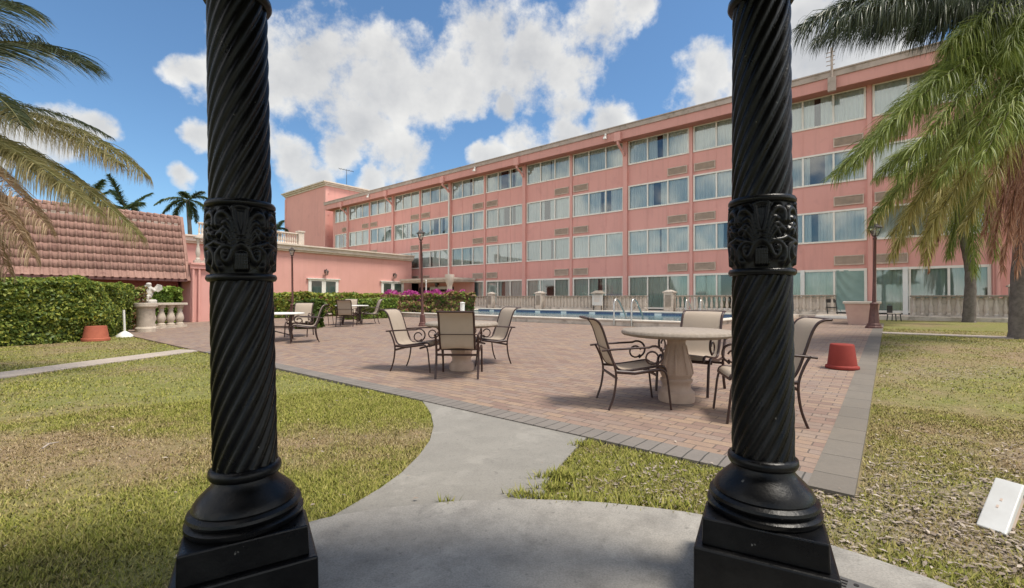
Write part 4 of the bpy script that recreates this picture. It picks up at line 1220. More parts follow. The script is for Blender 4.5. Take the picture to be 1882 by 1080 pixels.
# kerb under the lawn balustrade
# white notice board with small roof
q = L(s_at(1098, 23.7), 23.7, FLOOR - .02)
r = empty('notice_board', q, ANG, 'white notice board on short legs under a dark capped post behind the pool', 'notice board')
b = MB(); b.span((-.33, -.03, .28), (.33, .03, .92)); b.build('panel', M['board'], r)
b = MB()
for z in (.82, .76, .70, .62, .56, .5): b.span((-.22, -.034, z), (.22 - (.82 - z) * .3, -.031, z + .022))
b.build('lettering', M['grille'], r)
b = MB(); b.tube([(-.26, 0, 0), (-.26, 0, .3)], .03, 6); b.build('leg', M['blackmatte'], r); b = MB(); b.tube([(.26, 0, 0), (.26, 0, .3)], .03, 6); b.build('leg', M['blackmatte'], r)
b = MB(); b.frustum((0, .12, .98), .36, .30, .05); b.frustum((0, .12, 1.03), .26, .16, .12); b.build('cap', M['railcap'], r)
b = MB(); b.span((-.2, .06, 0), (.2, .3, .98)); b.build('post', M['balus'], r)
# steps at the right door
q = L(s_at(1548, 23.2), 23.2, float(terr_p(23.2)) + .03)
r = empty('door_step', q, ANG, 'low white step in front of the door with the slack sheet', 'step')
b = MB(); b.span((-.9, -.35, 0), (.7, .0, .10)); b.build('lower_tread', M['white'], r); b = MB(); b.span((-.9, 0.0, 0), (.7, .4, .16)); b.build('upper_tread', M['offwhite'], r)

# ------------------------------------------------------------------ street lamps
def lamp(label, pos, height, base_h=0.75, lean=0.0, bw=0.82):
    r = empty('street_lamp', pos, 0.3, label, 'street lamp', 'brown lantern posts around the patio')
    b = MB()
    b.lathe([(q_ * bw, z_) for q_, z_ in ((.26, 0), (.26, .06), (.22, .08), (.21, .14), (.17, .16), (.145, .4), (.115, base_h - .06), (.13, base_h - .03), (.13, base_h), (.08, base_h + .03))], 8)
    b.build('base', M['lamp'], r, smooth=True, angle=30)
    LS = .68; hl = height - 0.62 * LS
    b = MB(); b.lathe([(.052, base_h), (.044, base_h + .6), (.036, hl - .1), (.05, hl - .08), (.05, hl - .04), (.034, hl - .02), (.038, hl)], 12); b.build('pole', M['lamp'], r, smooth=True, angle=40)
    def scl(mb):
        mb.v = [(x * LS, y * LS, hl + q * LS) for x, y, q in mb.v]; return mb
    # lantern: tapered cage, roof, finial
    b = MB(); z = 0.0
    b.frustum((0, 0, z), .06, .09, .04)
    for i in range(4):
        a = PI / 4 + i * PI / 2
        b.tube([(.10 * math.cos(a), .10 * math.sin(a), z + .03), (.215 * math.cos(a), .215 * math.sin(a), z + .37)], .014, 5)
    for i in range(4):
        a = PI / 4 + i * PI / 2; a2 = a + PI / 2
        b.tube([(.215 * math.cos(a), .215 * math.sin(a), z + .37), (.215 * math.cos(a2), .215 * math.sin(a2), z + .37)], .016, 5)
    scl(b).build('lantern_cage', M['lampdark'], r)
    b = MB(); b.frustum((0, 0, z + .04), .062, .143, .33); scl(b).build('lantern_glass', M['glass'], r)
    b = MB(); b.frustum((0, 0, z + .375), .20, .19, .03); b.frustum((0, 0, z + .405), .18, .075, .10); b.frustum((0, 0, z + .505), .09, .07, .03)
    b.lathe([(.03, z + .535), (.018, z + .55), (.028, z + .575), (.0, z + .64)], 10, cap=False); scl(b).build('lantern_roof', M['lampdark'], r)
    b = MB(); b.lathe([(.02, z + .04), (.02, z + .12), (.035, z + .14), (.045, z + .2), (.03, z + .27), (.0, z + .29)], 10, cap=False); scl(b).build('bulb', M['white'], r)
    r.rotation_euler = (0, lean, 0.3)
    return r


def height_for(px, py_top, base):
    d = ray(px, py_top); k = base.y / d.y
    return EYE + d.z * k - base.z


g = gp(777, 600); lamp('tallest looking brown lantern post, behind the middle stone table', g, height_for(770, 420, g), base_h=.42, bw=.6, lean=math.radians(-1.5))
g = gp(1606, 604); lamp('brown lantern post with dark fluted base beside the pink planter', g, height_for(1613, 408, g), lean=math.radians(1.5))
g = at(538, 600, 20.8); g.z = float(terr(g.x, g.y)); lamp('brown lantern post at the left hedge in front of the salmon wing', g, height_for(535, 453, g), lean=math.radians(-1.0))

# ------------------------------------------------------------------ chairs (facing +x)
CG = 'sling chairs around the patio tables'


def arc2(cx, cz, r, a0, a1, n):
    return [(cx + r * math.cos(math.radians(a0 + (a1 - a0) * i / n)), cz + r * math.sin(math.radians(a0 + (a1 - a0) * i / n))) for i in range(n + 1)]


def make_chair(label):
    r = empty('patio_chair', (0, 0, 0), 0, label, 'chair', CG)
    prof = spline([(.30, .395), (.285, .435), (.23, .452), (.05, .425), (-.13, .405), (-.215, .425), (-.265, .50), (-.32, .66), (-.375, .83), (-.42, .915), (-.475, .95), (-.53, .955)], 5)
    hw = 0.235
    # fabric: slightly sagging between the rails, with thickness
    vs = []; fs = []; ny_ = 8; n = len(prof)
    for side in (0, 1):
        for i, (x, z) in enumerate(prof):
            a = prof[max(0, i - 1)]; c = prof[min(n - 1, i + 1)]; tx, tz = c[0] - a[0], c[1] - a[1]; ln = math.hypot(tx, tz); nx_, nz_ = tz / ln, -tx / ln
            for j in range(ny_ + 1):
                y = -hw + 2 * hw * j / ny_
                sag = 0.018 * (1 - (y / hw) ** 2) * math.sin(PI * i / (n - 1)) - (0.004 if side else 0.0)
                vs.append((x - nx_ * sag * -1 * -1 if False else x + nx_ * sag, y, z + nz_ * sag))
    w_ = ny_ + 1
    for side in (0, 1):
        o_ = side * n * w_
        for i in range(n - 1):
            for j in range(ny_):
                a = o_ + i * w_ + j; q_ = (a, a + 1, a + w_ + 1, a + w_)
                fs.append(q_ if side else tuple(reversed(q_)))
    b = MB(); b.add(vs, fs); b.build('sling', M['sling'], r, smooth=True, angle=180)
    for s in (-1, 1):
        b = MB(); b.tube([(x, s * (hw + .012), z) for x, z in prof], 0.016, 6, flat=.8); b.build('sling_rail', M['chair'], r, smooth=True, angle=70)
    b = MB(); e = prof[-1]; b.tube([(e[0], -hw - .012, e[1]), (e[0], hw + .012, e[1])], .014, 6)
    b.build('top_bar', M['chair'], r, smooth=True, angle=70)
    b = MB(); b.tube([(prof[0][0], -hw - .012, prof[0][1]), (prof[0][0], hw + .012, prof[0][1])], .012, 6); b.build('front_bar', M['chair'], r, smooth=True, angle=70)
    yo = 0.30
    for s in (-1, 1):
        b = MB(); b.tube([(x, s * yo, z) for x, z in spline([(-.345, .635), (-.30, .55), (-.255, .42), (-.25, .30), (-.275, .14), (-.325, 0.0)], 4)], 0.0175, 6, flat=.7); b.build('leg', M['chair'], r, smooth=True, angle=70)
        b = MB(); b.tube([(x, s * yo, z) for x, z in spline([(.20, .43), (.265, .405), (.295, .33), (.315, .17), (.335, 0.0)], 4)], 0.0165, 6, flat=.7); b.build('leg', M['chair'], r, smooth=True, angle=70)
        # arm: bar from behind the back, forward, down in a scroll and onto the front leg
        arm = [(-.40, .622), (-.30, .632), (-.05, .648), (.10, .655)] + arc2(.155, .575, .095, 100, -60, 9)[0:] + [(.18, .47)]
        sc = arc2(.135, .545, .066, 20, 330, 14)
        b = MB(); b.tube([(x, s * (yo + .002), z) for x, z in arm], 0.013, 6, flat=.9)
        b.tube([(x, s * (yo - .004), z) for x, z in sc], 0.010, 6)
        b.build('arm', M['chair'], r, smooth=True, angle=70)
        b = MB(); b.tube([(x, s * yo, z) for x, z in ((-.255, .40), (-.05, .385), (.12, .41), (.22, .425))], 0.014, 6, flat=1.3); b.build('side_rail', M['chair'], r, smooth=True, angle=70)
    b = MB(); b.tube([(-.245, -yo, .335), (-.245, yo, .335)], .016, 6); b.build('stretcher', M['chair'], r)
    b = MB(); b.tube([(.17, -yo, .37), (.17, yo, .37)], .016, 6); b.build('stretcher', M['chair'], r)
    b = MB(); b.tube([(-.335, -yo, .632), (-.335, yo, .632)], .007, 6); b.build('back_brace', M['chair'], r)
    return r


chair0 = None


def chair(label, x, y, fx, fy, sc=1.0):
    global chair0
    if chair0 is None: chair0 = make_chair(label); c = chair0
    else: c = copy_tree(chair0); c['label'] = label
    c.location = (x, y, float(terr(x, y)) + 0.022); c.rotation_euler = (0, 0, math.atan2(fy, fx)); c.scale = (sc, sc, sc)
    return c


chair('beige sling chair in side view left of the near stone table, facing right', 1.30, 4.98, 1, .03, .975)
chair('beige sling chair behind the near stone table, turned towards the viewer', 2.20, 5.62, -.65, -.76)
chair('beige sling chair right of the near stone table, half hidden by the black column', 2.36, 4.40, -.966, .22)
chair('beige sling chair left of the middle stone table, facing it in side view', -1.52, 7.38, .98, -.2)
chair('beige sling chair seen from behind in front of the middle stone table', -.77, 6.77, .02, 1)
chair('beige sling chair right of the middle stone table, facing left', -.44, 7.93, -.88, -.47)


def round_table(label, x, y, h, rt, spread=1.0):
    z = float(terr(x, y)) + .022
    r = empty('stone_table', (x, y, z), 0, label, 'table', 'round stone tables on the patio')
    b = MB(); b.lathe([(rt - .10, h - .075), (rt - .02, h - .06), (rt, h - .038), (rt - .004, h - .016), (rt - .02, h), (0.0, h)], 72, cap=False)
    b.lathe([(0.0, h - .0755), (rt - .10, h - .075)], 72, cap=False); b.build('tabletop', M['tabletop'], r, smooth=True, angle=50)
    # eight sided fluted baluster pedestal
    b = MB(); H_ = h - .075
    b.lathe([(.150, .24 * H_ / .7), (.172, .30), (.170, .33), (.150, .42), (.118, .52), (.098, .62), (.098, .66), (.118, H_)], 16); b.build('pedestal', M['tablestone'], r, smooth=True, angle=16)
    b = MB()
    for k in range(8):
        a = 2 * PI * (k + .5) / 8
        b.tube([(rr * math.cos(a), rr * math.sin(a), z_) for rr, z_ in ((.168, .31), (.150, .42), (.119, .52), (.100, .62))], [.018, .017, .013, .010], 6)
    b.build('fluting', M['tablestone'], r, smooth=True, angle=80)
    b = MB(); b.lathe([(.190, 0), (.196, .03), (.19, .11), (.165, .13), (.150, .16), (.152, .20), (.170, .22), (.172, .245), (.15, .26)], 40); b.build('foot', M['tablestone'], r, smooth=True, angle=40)
    return r


round_table('near round stone table with fluted pedestal, left of the right black column', 1.84, 5.12, .79, .60)
round_table('middle round stone table, mostly hidden behind the chair seen from the back', -.80, 7.30, .76, .58)

# far tables and chairs by the left column
t1 = gp(545, 632); t2 = at(510, 600, 12.6)


def metal_table(label, x, y, rx, h=.74):
    z = float(terr(x, y)) + .022
    r = empty('metal_table', (x, y, z), .4, label, 'table', 'white topped tables at the far side')
    b = MB(); b.lathe([(rx - .02, h - .035), (rx, h - .025), (rx, h - .006), (rx - .02, h), (0, h)], 40, cap=False); b.lathe([(0, h - .0352), (rx - .02, h - .035)], 40, cap=False); b.build('tabletop', M['white'], r, smooth=True, angle=50)
    for i in range(4):
        a = PI / 4 + i * PI / 2; c, s = math.cos(a), math.sin(a)
        b = MB(); b.tube([(rx * .72 * c, rx * .72 * s, h - .04), (rx * .66 * c, rx * .66 * s, .36), (rx * .78 * c, rx * .78 * s, 0)], .022, 6); b.build('leg', M['chair'], r)
    b = MB()
    b.tube([(rx * .66 * math.cos(PI / 4 + i * PI / 2), rx * .66 * math.sin(PI / 4 + i * PI / 2), .36) for i in range(5)], .014, 6)
    b.tube([(-rx * .47, -rx * .47, .36), (rx * .47, rx * .47, .12)], .014, 6); b.build('stretcher', M['chair'], r)
    return r


metal_table('white topped metal table partly hidden by the left black column', -6.25, 12.15, .68)
chair('beige sling chair beside the left column, facing left towards the nearer white table', -5.30, 11.72, -.86, -.42)
chair('beige sling chair behind the nearer white table, facing the viewer', -6.15, 13.25, .15, -1)
g = gp(634, 601)
metal_table('white topped metal table in the farthest group before the hedge', g.x - .15, g.y + 1.15, .62)
chair('beige sling chair seen from behind at the farthest table', g.x, g.y + .15, -.12, 1)
chair('beige sling chair right of the farthest table beside the low coping', g.x + .52, g.y + 1.15, -.85, -.5)
chair('beige sling chair left of the farthest table, facing right', g.x - 1.2, g.y + .9, .95, .1)
chair('beige sling chair on the hedge side of the farthest table', g.x - .55, g.y + 2.1, .25, -.95)

# low planter kerb before the hedge
kb = MB(); q0 = gp(600, 572); q1 = gp(700, 572)
# ------------------------------------------------------------------ tubs, planters, small things
g = gp(1566, 684)
r = empty('red_tub', (g.x, g.y + .2, float(terr(g.x, g.y)) + .026), 0, 'upturned red plastic tub on the grey edging', 'tub'); r.scale = (.86, .86, .95)
b = MB(); b.lathe([(.235, 0), (.24, .02), (.235, .05), (.218, .06), (.178, .37), (.170, .385), (.16, .39), (0, .39)], 48, cap=False); b.build('body', M['redpot'], r, smooth=True, angle=40)
b = MB(); b.lathe([(.242, 0.002), (.25, .012), (.248, .045), (.236, .052)], 48, cap=False); b.build('rim', M['redpot'], r, smooth=True, angle=60)
g = gp(176, 625)
r = empty('terracotta_pot', (g.x * .985, g.y * .985, 0), 0, 'upturned terracotta pot in front of the long hedge', 'pot')
b = MB(); b.lathe([(.29, 0), (.29, .07), (.275, .075), (.225, .40), (.0, .40)], 40, cap=False); b.build('body', M['terracotta'], r, smooth=True, angle=40)
b = MB(); b.lathe([(.285, .0), (.30, .01), (.30, .07), (.285, .085)], 40, cap=False); b.build('rim', M['terracotta'], r, smooth=True, angle=40)
g = gp(229, 619)
r = empty('white_stand', (g.x, g.y, 0), .3, 'thin white stand with a flared foot by the hedge', 'stand')
b = MB(); b.tube([(0, 0, .1), (-.03, 0, .80)], .03, 8); b.build('pole', M['white'], r)
b = MB(); b.lathe([(.21, 0), (.20, .05), (.12, .12), (.04, .17)], 16); b.build('foot', M['white'], r, smooth=True, angle=50)
# planter beside the right lamp
g = gp(1617, 600)
r = empty('pink_planter', (g.x + .1, g.y + .85, float(terr(g.x, g.y + .85)) + .0), ANG, 'square pink concrete planter behind the right lantern post', 'planter')
b = MB(); b.frustum((0, 0, 0), .36, .46, .72); b.build('body', M['pinkpot'], r, bevel=.02)
b = MB(); b.frustum((0, 0, .70), .50, .50, .09); b.build('rim', M['offwhite'], r, bevel=.02)
b = MB(); b.span((-.42, -.42, .795), (.42, .42, .80)); b.build('soil', M['darkroom'], r)
g = at(1643, 570, 17.3); g.z = float(terr(g.x, g.y))
r = empty('black_stool', g, .4, 'small black stool with pale seat beside the pink planter', 'stool'); r.scale = (.75, .75, .62)
b = MB(); b.span((-.22, -.2, .44), (.22, .2, .50)); b.build('seat', M['offwhite'], r, bevel=.01)
for sx in (-1, 1):
    for sy in (-1, 1):
        b = MB(); b.tube([(sx * .19, sy * .17, .44), (sx * .22, sy * .2, 0)], .022, 6); b.build('leg', M['blackmatte'], r)
b = MB(); b.span((-.22, .17, .5), (.22, .2, .95)); b.build('backrest', M['blackmatte'], r, bevel=.01)
g = at(1549, 575, 19.5); g.z = float(terr(g.x, g.y)) + .03
r = empty('folded_chair', g, ANG, 'dark folded chair leaning by the door with the slack sheet', 'chair')
b = MB()
for sx in (-1, 1): b.tube([(-.35 + sx * .17, 0, 0), (-.45 + sx * .17, .25, .85)], .022, 6)
b.build('leg', M['blackmatte'], r)
b = MB(); b.tube([(-.62, .25, .85), (-.28, .25, .85)], .022, 6); b.tube([(-.6, .12, .42), (-.2, .12, .42)], .022, 6); b.build('crossbar', M['blackmatte'], r)
b = MB(); b.box((-.44, .2, .68), (.30, .03, .22), Matrix.Rotation(.3, 3, 'X')); b.build('backrest', M['blackmatte'], r)

# white box cover lying tilted in the mulch
g = gp(1793, 967); gb = gp(1849, 987)
r = empty('white_cover', (g.x, g.y, 0.012), 0, 'white plastic box cover standing tilted in the mulch at the right edge', 'box cover')
ex = (gb - g); tl = at(1829, 880, g.y + .16); ez = tl - g; ey = ex.cross(ez).normalized()
if ey.y < 0: ey = -ey


def oblique(mb, x0, x1, y0, y1, z0, z1):
    vs = [ex * a + ey * b_ + ez * c_ for a in (x0, x1) for b_ in (y0, y1) for c_ in (z0, z1)]
    return mb.add(vs, [(0, 1, 3, 2), (4, 6, 7, 5), (0, 4, 5, 1), (2, 3, 7, 6), (0, 2, 6, 4), (1, 5, 7, 3)])


b = oblique(MB(), 0, 1, 0, .035, 0, 1); b.build('lid', M['board'], r, bevel=.006)
b = MB()
for a, c_ in ((.40, .42), (.44, .56)): oblique(b, a, a + .08, -.002, .001, c_, c_ + .05)
b.build('screw_hole', M['grille'], r)
b = oblique(MB(), .06, .94, .036, .075, .02, .97); b.build('back_box', M['grille'], r)
b = oblique(MB(), .62, 1.0, .036, .11, .90, 1.04); b.build('hinge_block', M['stone'], r, bevel=.004)

# statue on the corner balustrade
bs0 = gp(278, 606); bs1 = gp(338, 601)
def to_sp(q): return q.x * E1.x + q.y * E1.y, q.x * E2.x + q.y * E2.y
a0, a1 = to_sp(bs0), to_sp(bs1)
bl = balustrade('pale stone balustrade of four urn shaped balusters beside the long hedge', a0[0] - .2, a0[1] - .1, a1[0], a1[1], 0.0, .98, 4, None, M['stone'], rad=.15, capmat=M['stone'], wide=.36)
q = gp(252, 612)
r = empty('stone_pier', (q.x, q.y + .35, 0), ANG, 'weathered stone pier at the hedge end of the urn balustrade', 'pier')
b = MB(); b.lathe([(.29, 0), (.29, .14), (.25, .2), (.25, .78), (.28, .84)], 20); b.build('shaft', M['stone'], r, smooth=True, angle=30)
b = MB(); b.lathe([(.30, .84), (.33, .88), (.33, .985), (.30, .99)], 20); b.build('cap', M['stone'], r, smooth=True, angle=30)
q = at(274, 560, 17.2); q.z = .985
st = empty('cherub_statue', q, 0.1, 'small white cherub statue sitting on the urn balustrade', 'statue')
b = MB(); b.lathe([(.24, 0), (.24, .08), (.20, .12)], 16); b.build('pedestal', M['statue'], st)
nodes = [((0, 0, .24), .13), ((0, .01, .38), .12), ((0, .0, .52), .13), ((0, -.01, .60), .055), ((0, -.03, .68), .095), ((0, -.03, .76), .085),
         ((-.16, -.02, .52), .05), ((-.24, -.10, .40), .042), ((-.14, -.18, .44), .036), ((.16, -.02, .52), .05), ((.25, -.08, .42), .042), ((.18, -.18, .52), .036),
         ((-.09, -.12, .22), .075), ((-.11, -.26, .24), .06), ((-.11, -.26, .08), .045), ((-.11, -.32, .05), .035), ((.09, -.12, .22), .075), ((.12, -.27, .26), .06), ((.12, -.28, .09), .045), ((.12, -.34, .06), .035)]
edges = [(0, 1), (1, 2), (2, 3), (3, 4), (4, 5), (2, 6), (6, 7), (7, 8), (2, 9), (9, 10), (10, 11), (0, 12), (12, 13), (13, 14), (14, 15), (0, 16), (16, 17), (17, 18), (18, 19)]
me = bpy.data.meshes.new('figure'); me.from_pydata([n_[0] for n_ in nodes], edges, []); me.update()
fo = bpy.data.objects.new('figure', me); COL.objects.link(fo); fo.parent = st; me.materials.append(M['statue'])
sk_ = fo.modifiers.new('skin', 'SKIN'); sk_.use_smooth_shade = True
lay = me.skin_vertices[0] if len(me.skin_vertices) else None
if lay is None:
    bm = bmesh.new(); bm.from_mesh(me); bm.verts.layers.skin.verify(); bm.to_mesh(me); bm.free(); lay = me.skin_vertices[0]
for i, n_ in enumerate(nodes): lay.data[i].radius = (n_[1], n_[1])
lay.data[0].use_root = True
sb = fo.modifiers.new('sub', 'SUBSURF'); sb.levels = 2; sb.render_levels = 2
b = MB()
for sg in (-1, 1): b.add([(sg * .05, .10, .50), (sg * .16, .18, .70), (sg * .30, .20, .66), (sg * .32, .20, .50), (sg * .2, .16, .40), (sg * .05, .14, .50), (sg * .16, .22, .70), (sg * .30, .24, .66), (sg * .32, .24, .50), (sg * .2, .20, .40)],
                         [(0, 1, 2, 3, 4), (9, 8, 7, 6, 5), (0, 5, 6, 1), (1, 6, 7, 2), (2, 7, 8, 3), (3, 8, 9, 4), (4, 9, 5, 0)])
b.build('wings', M['statue'], st)

# ------------------------------------------------------------------ leaf clouds
NPR = np.random.default_rng(11)


def leaf_quads(C, size, nrm=None, spread=1.0, aspect=1.8, rng=NPR):
    n = len(C)
    d = rng.normal(size=(n, 3)) * spread
    if nrm is not None: d = d + nrm
    d /= np.linalg.norm(d, axis=1, keepdims=True) + 1e-9
    r = rng.normal(size=(n, 3)); u = np.cross(d, r); u /= np.linalg.norm(u, axis=1, keepdims=True) + 1e-9
    v = np.cross(d, u)
    s = size * rng.uniform(.65, 1.35, (n, 1)) if np.isscalar(size) else size[:, None]
    a = u * s * aspect * .5; c = v * s * .5
    bend = d * s * .22
    V = np.stack([C - a, C + c * .95 + bend, C + a, C - c * .95 + bend], 1).reshape(-1, 3)
    F = np.arange(4 * n).reshape(n, 4)
    return V, F


def hedge(name, label, cat, poly_pts, width, h, n, size, mats, frac, group=None, z_base=None, lump=.12, seedv=1, inner=True):
    """clipped hedge along a line; leaves on a lumpy box surface"""
    pts = [Vector(p) for p in poly_pts]
    if len(pts) > 2: pts = [Vector((x, y, 0)) for x, y in spline([(p.x, p.y) for p in pts], 7)]
    root = empty(name, (pts[0].x, pts[0].y, float(terr(pts[0].x, pts[0].y))), 0, label, cat, group)
    PA = np.array([[p.x, p.y] for p in pts]); sl = np.hypot(*np.diff(PA, axis=0).T); cum = np.concatenate([[0], np.cumsum(sl)]); tot = cum[-1]
    TG = np.gradient(PA, axis=0) if len(PA) > 2 else np.repeat(np.diff(PA, axis=0), 2, axis=0)
    TG = TG / np.linalg.norm(TG, axis=1, keepdims=True)
    rng = np.random.default_rng(seedv)

    def frame(t_):
        out = np.stack([np.interp(t_, cum, PA[:, 0]), np.interp(t_, cum, PA[:, 1])], 1)
        d = np.stack([np.interp(t_, cum, TG[:, 0]), np.interp(t_, cum, TG[:, 1])], 1); d /= np.linalg.norm(d, axis=1, keepdims=True)
        out = out + d * (np.minimum(t_, 0) + np.maximum(t_ - tot, 0))[:, None]
        return out, np.stack([-d[:, 1], d[:, 0]], 1)
    for mi, (mt_, fr_) in enumerate(zip(mats, frac)):
        m_ = int(n * fr_)
        t_ = rng.uniform(-width * .15, tot + width * .15, m_)
        face = rng.random(m_)
        a = rng.uniform(-1, 1, m_); zz = rng.random(m_)
        side = np.where(face < .62, np.where(rng.random(m_) < .62, -1, 1), a)        # sides vs top
        zz = np.where(face < .62, zz ** .9, 1.0)
        ctr, nn = frame(t_)
        lum = (fbm(t_ * 1.3 + mi * 3.0 * 0, zz * 2.5 + side * 2, seedv) - .5) * 2 * lump
        depth = rng.uniform(0, .16, m_) ** 1.0
        hloc = h * (1 + (fbm(t_ * .9, side * 1.1 + 5, seedv + 4) - .5) * .22)
        wz = width / 2 * (1 - .18 * (1 - zz) ** 2)
        off_ = side * (wz + lum - depth)
        z = zz * (hloc + lum * (face >= .62)) - depth * (face >= .62)
        z = np.maximum(z, .03)
        C = np.stack([ctr[:, 0] + nn[:, 0] * off_, ctr[:, 1] + nn[:, 1] * off_, z], 1)
        C[:, 2] += 0
        C[:, :2] -= np.array([root.location.x, root.location.y])
        nrm = np.stack([nn[:, 0] * side * (face < .62), nn[:, 1] * side * (face < .62), (face >= .62) * 1.0 + .25], 1)
        V, F = leaf_quads(C, size, nrm, .8, rng=rng)
        np_mesh('foliage', V, F, mt_, root)
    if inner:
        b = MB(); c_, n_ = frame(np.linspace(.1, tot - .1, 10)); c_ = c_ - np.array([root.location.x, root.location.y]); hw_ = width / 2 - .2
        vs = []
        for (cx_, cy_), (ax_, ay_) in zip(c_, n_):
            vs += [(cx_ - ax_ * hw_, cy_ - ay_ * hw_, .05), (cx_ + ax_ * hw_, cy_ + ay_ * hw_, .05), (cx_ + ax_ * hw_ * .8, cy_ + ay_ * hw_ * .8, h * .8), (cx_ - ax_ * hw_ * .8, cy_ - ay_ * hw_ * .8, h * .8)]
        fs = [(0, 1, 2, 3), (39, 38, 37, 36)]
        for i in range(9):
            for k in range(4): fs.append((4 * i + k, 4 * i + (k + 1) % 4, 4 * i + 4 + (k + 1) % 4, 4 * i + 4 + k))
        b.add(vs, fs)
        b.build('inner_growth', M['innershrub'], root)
    b = MB()
    k = int(tot / .5)
    for i in range(k):
        c_, n_ = frame(np.array([tot * (i + .5) / k])); o_ = rng.uniform(-.25, .25)
        x, y = c_[0, 0] - root.location.x + n_[0, 0] * o_, c_[0, 1] - root.location.y + n_[0, 1] * o_
        b.tube([(x, y, 0), (x + rng.uniform(-.08, .08), y + rng.uniform(-.08, .08), h * .3), (x + rng.uniform(-.2, .2), y + rng.uniform(-.2, .2), h * .6)], [.03, .022, .012], 5)
    b.build('stems', M['twig'], root)
    return root


h0 = gp(-220, 655); h1 = gp(120, 634); h2 = gp(208, 615)
back = Vector((-1.15, .85, 0))
hedge('clipped_hedge', 'long tall clipped green hedge in front of the tiled roof building', 'hedge',
      [h0 + back, h1 + back, h2 + back * .9], 1.5, 1.56, 105000, .052, [M['hedge'], M['hedge_dark'], M['bush_yellow']], [.58, .16, .26], lump=.20, seedv=3)
# green hedge behind the far chairs, bougainvillea
s_a, s_b = at(470, 560, 23.0), at(745, 560, 26.0)
hedge('low_hedge', 'low yellow green hedge in front of the salmon wing behind the far chairs', 'hedge', [Vector((s_a.x, s_a.y, 0)), Vector((s_b.x, s_b.y, 0))], 1.6, 1.27, 16000, .10, [M['bush_yellow'], M['bush'], M['hedge'], M['red_leaves']], [.5, .15, .22, .13], seedv=7)
for lab, px0, px1, d0, d1, h_, seedv in (('reddish bougainvillea with a thin line of magenta flowers left of the lantern post', 712, 790, 24.0, 24.9, 1.02, 13), ('bougainvillea topped with bright magenta flowers at the left end of the pool', 796, 852, 24.8, 25.6, 1.06, 17)):
    a = at(px0, 560, d0); c = at(px1, 560, d1)
    bg_ = hedge('bougainvillea', lab, 'flowering shrub', [Vector((a.x, a.y, 0)), Vector((c.x, c.y, 0))], 1.9, h_, 14000, .09, [M['red_leaves'], M['bush']], [.72, .28], group='bougainvilleas', seedv=seedv, lump=.38)
    rng = np.random.default_rng(seedv + 1); m_ = 1900
    t_ = rng.random(m_); d = c - a
    C = np.stack([a.x + d.x * t_, a.y + d.y * t_ - rng.uniform(-.6, .8, m_), h_ + (rng.random(m_) ** 1.5) * .32 - .12 + .12 * np.sin(t_ * 14)], 1)
    C[:, :2] -= np.array([bg_.location.x, bg_.location.y])
    V, F = leaf_quads(C, .10, None, 1, 1.2, rng=rng); np_mesh('blossoms', V, F, M['magenta'], bg_)
a = at(640, 565, 21.0); c = at(718, 565, 22.0)
hedge('round_bush', 'small dark green bush behind the pale stair rail', 'bush', [Vector((a.x, a.y, 0)), Vector((c.x, c.y, 0))], 1.1, .95, 6000, .09, [M['hedge'], M['bush']], [.6, .4], seedv=23)
a = at(572, 580, 16.2)
hedge('round_bush', 'dark leafy plant just left of the farthest chairs', 'bush', [Vector((a.x - .3, a.y, 0)), Vector((a.x + .2, a.y, 0))], .7, .95, 1600, .16, [M['hedge_dark']], [1], seedv=29, inner=False)
a = at(309, 545, 18.6)
hedge('round_bush', 'bright green rounded bush behind the urn balustrade', 'bush', [Vector((a.x - .2, a.y, 0)), Vector((a.x + .2, a.y, 0))], .8, 1.52, 5200, .10, [M['bush'], M['hedge']], [.75, .25], seedv=31)
a = at(255, 545, 16.6)
hedge('round_bush', 'thin reddish shrub between the long hedge and the cherub statue', 'bush', [Vector((a.x - .2, a.y, 0)), Vector((a.x + .1, a.y, 0))], .5, 1.55, 1500, .08, [M['red_leaves'], M['hedge']], [.5, .5], seedv=37, inner=False)
# low pale kerb wall in front of the low hedge
ka, kc = gp(590, 577), gp(705, 579)
r = empty('kerb_wall', (ka.x, ka.y, float(terr(ka.x, ka.y))), math.atan2(kc.y - ka.y, kc.x - ka.x), 'low pale kerb wall between the patio and the low hedge', 'wall')
ln = (kc - ka).length
b = MB(); b.span((0, 0, -.1), (ln, .25, .22)); b.build('body', M['balus'], r); b = MB(); b.span((-.03, -.04, .22), (ln + .03, .29, .30)); b.build('coping', M['coping'], r, bevel=.015)

# ------------------------------------------------------------------ palms
def bez(P0, P1, P2, n):
    t_ = np.linspace(0, 1, n)[:, None]
    return (1 - t_) ** 2 * P0 + 2 * t_ * (1 - t_) * P1 + t_ ** 2 * P2


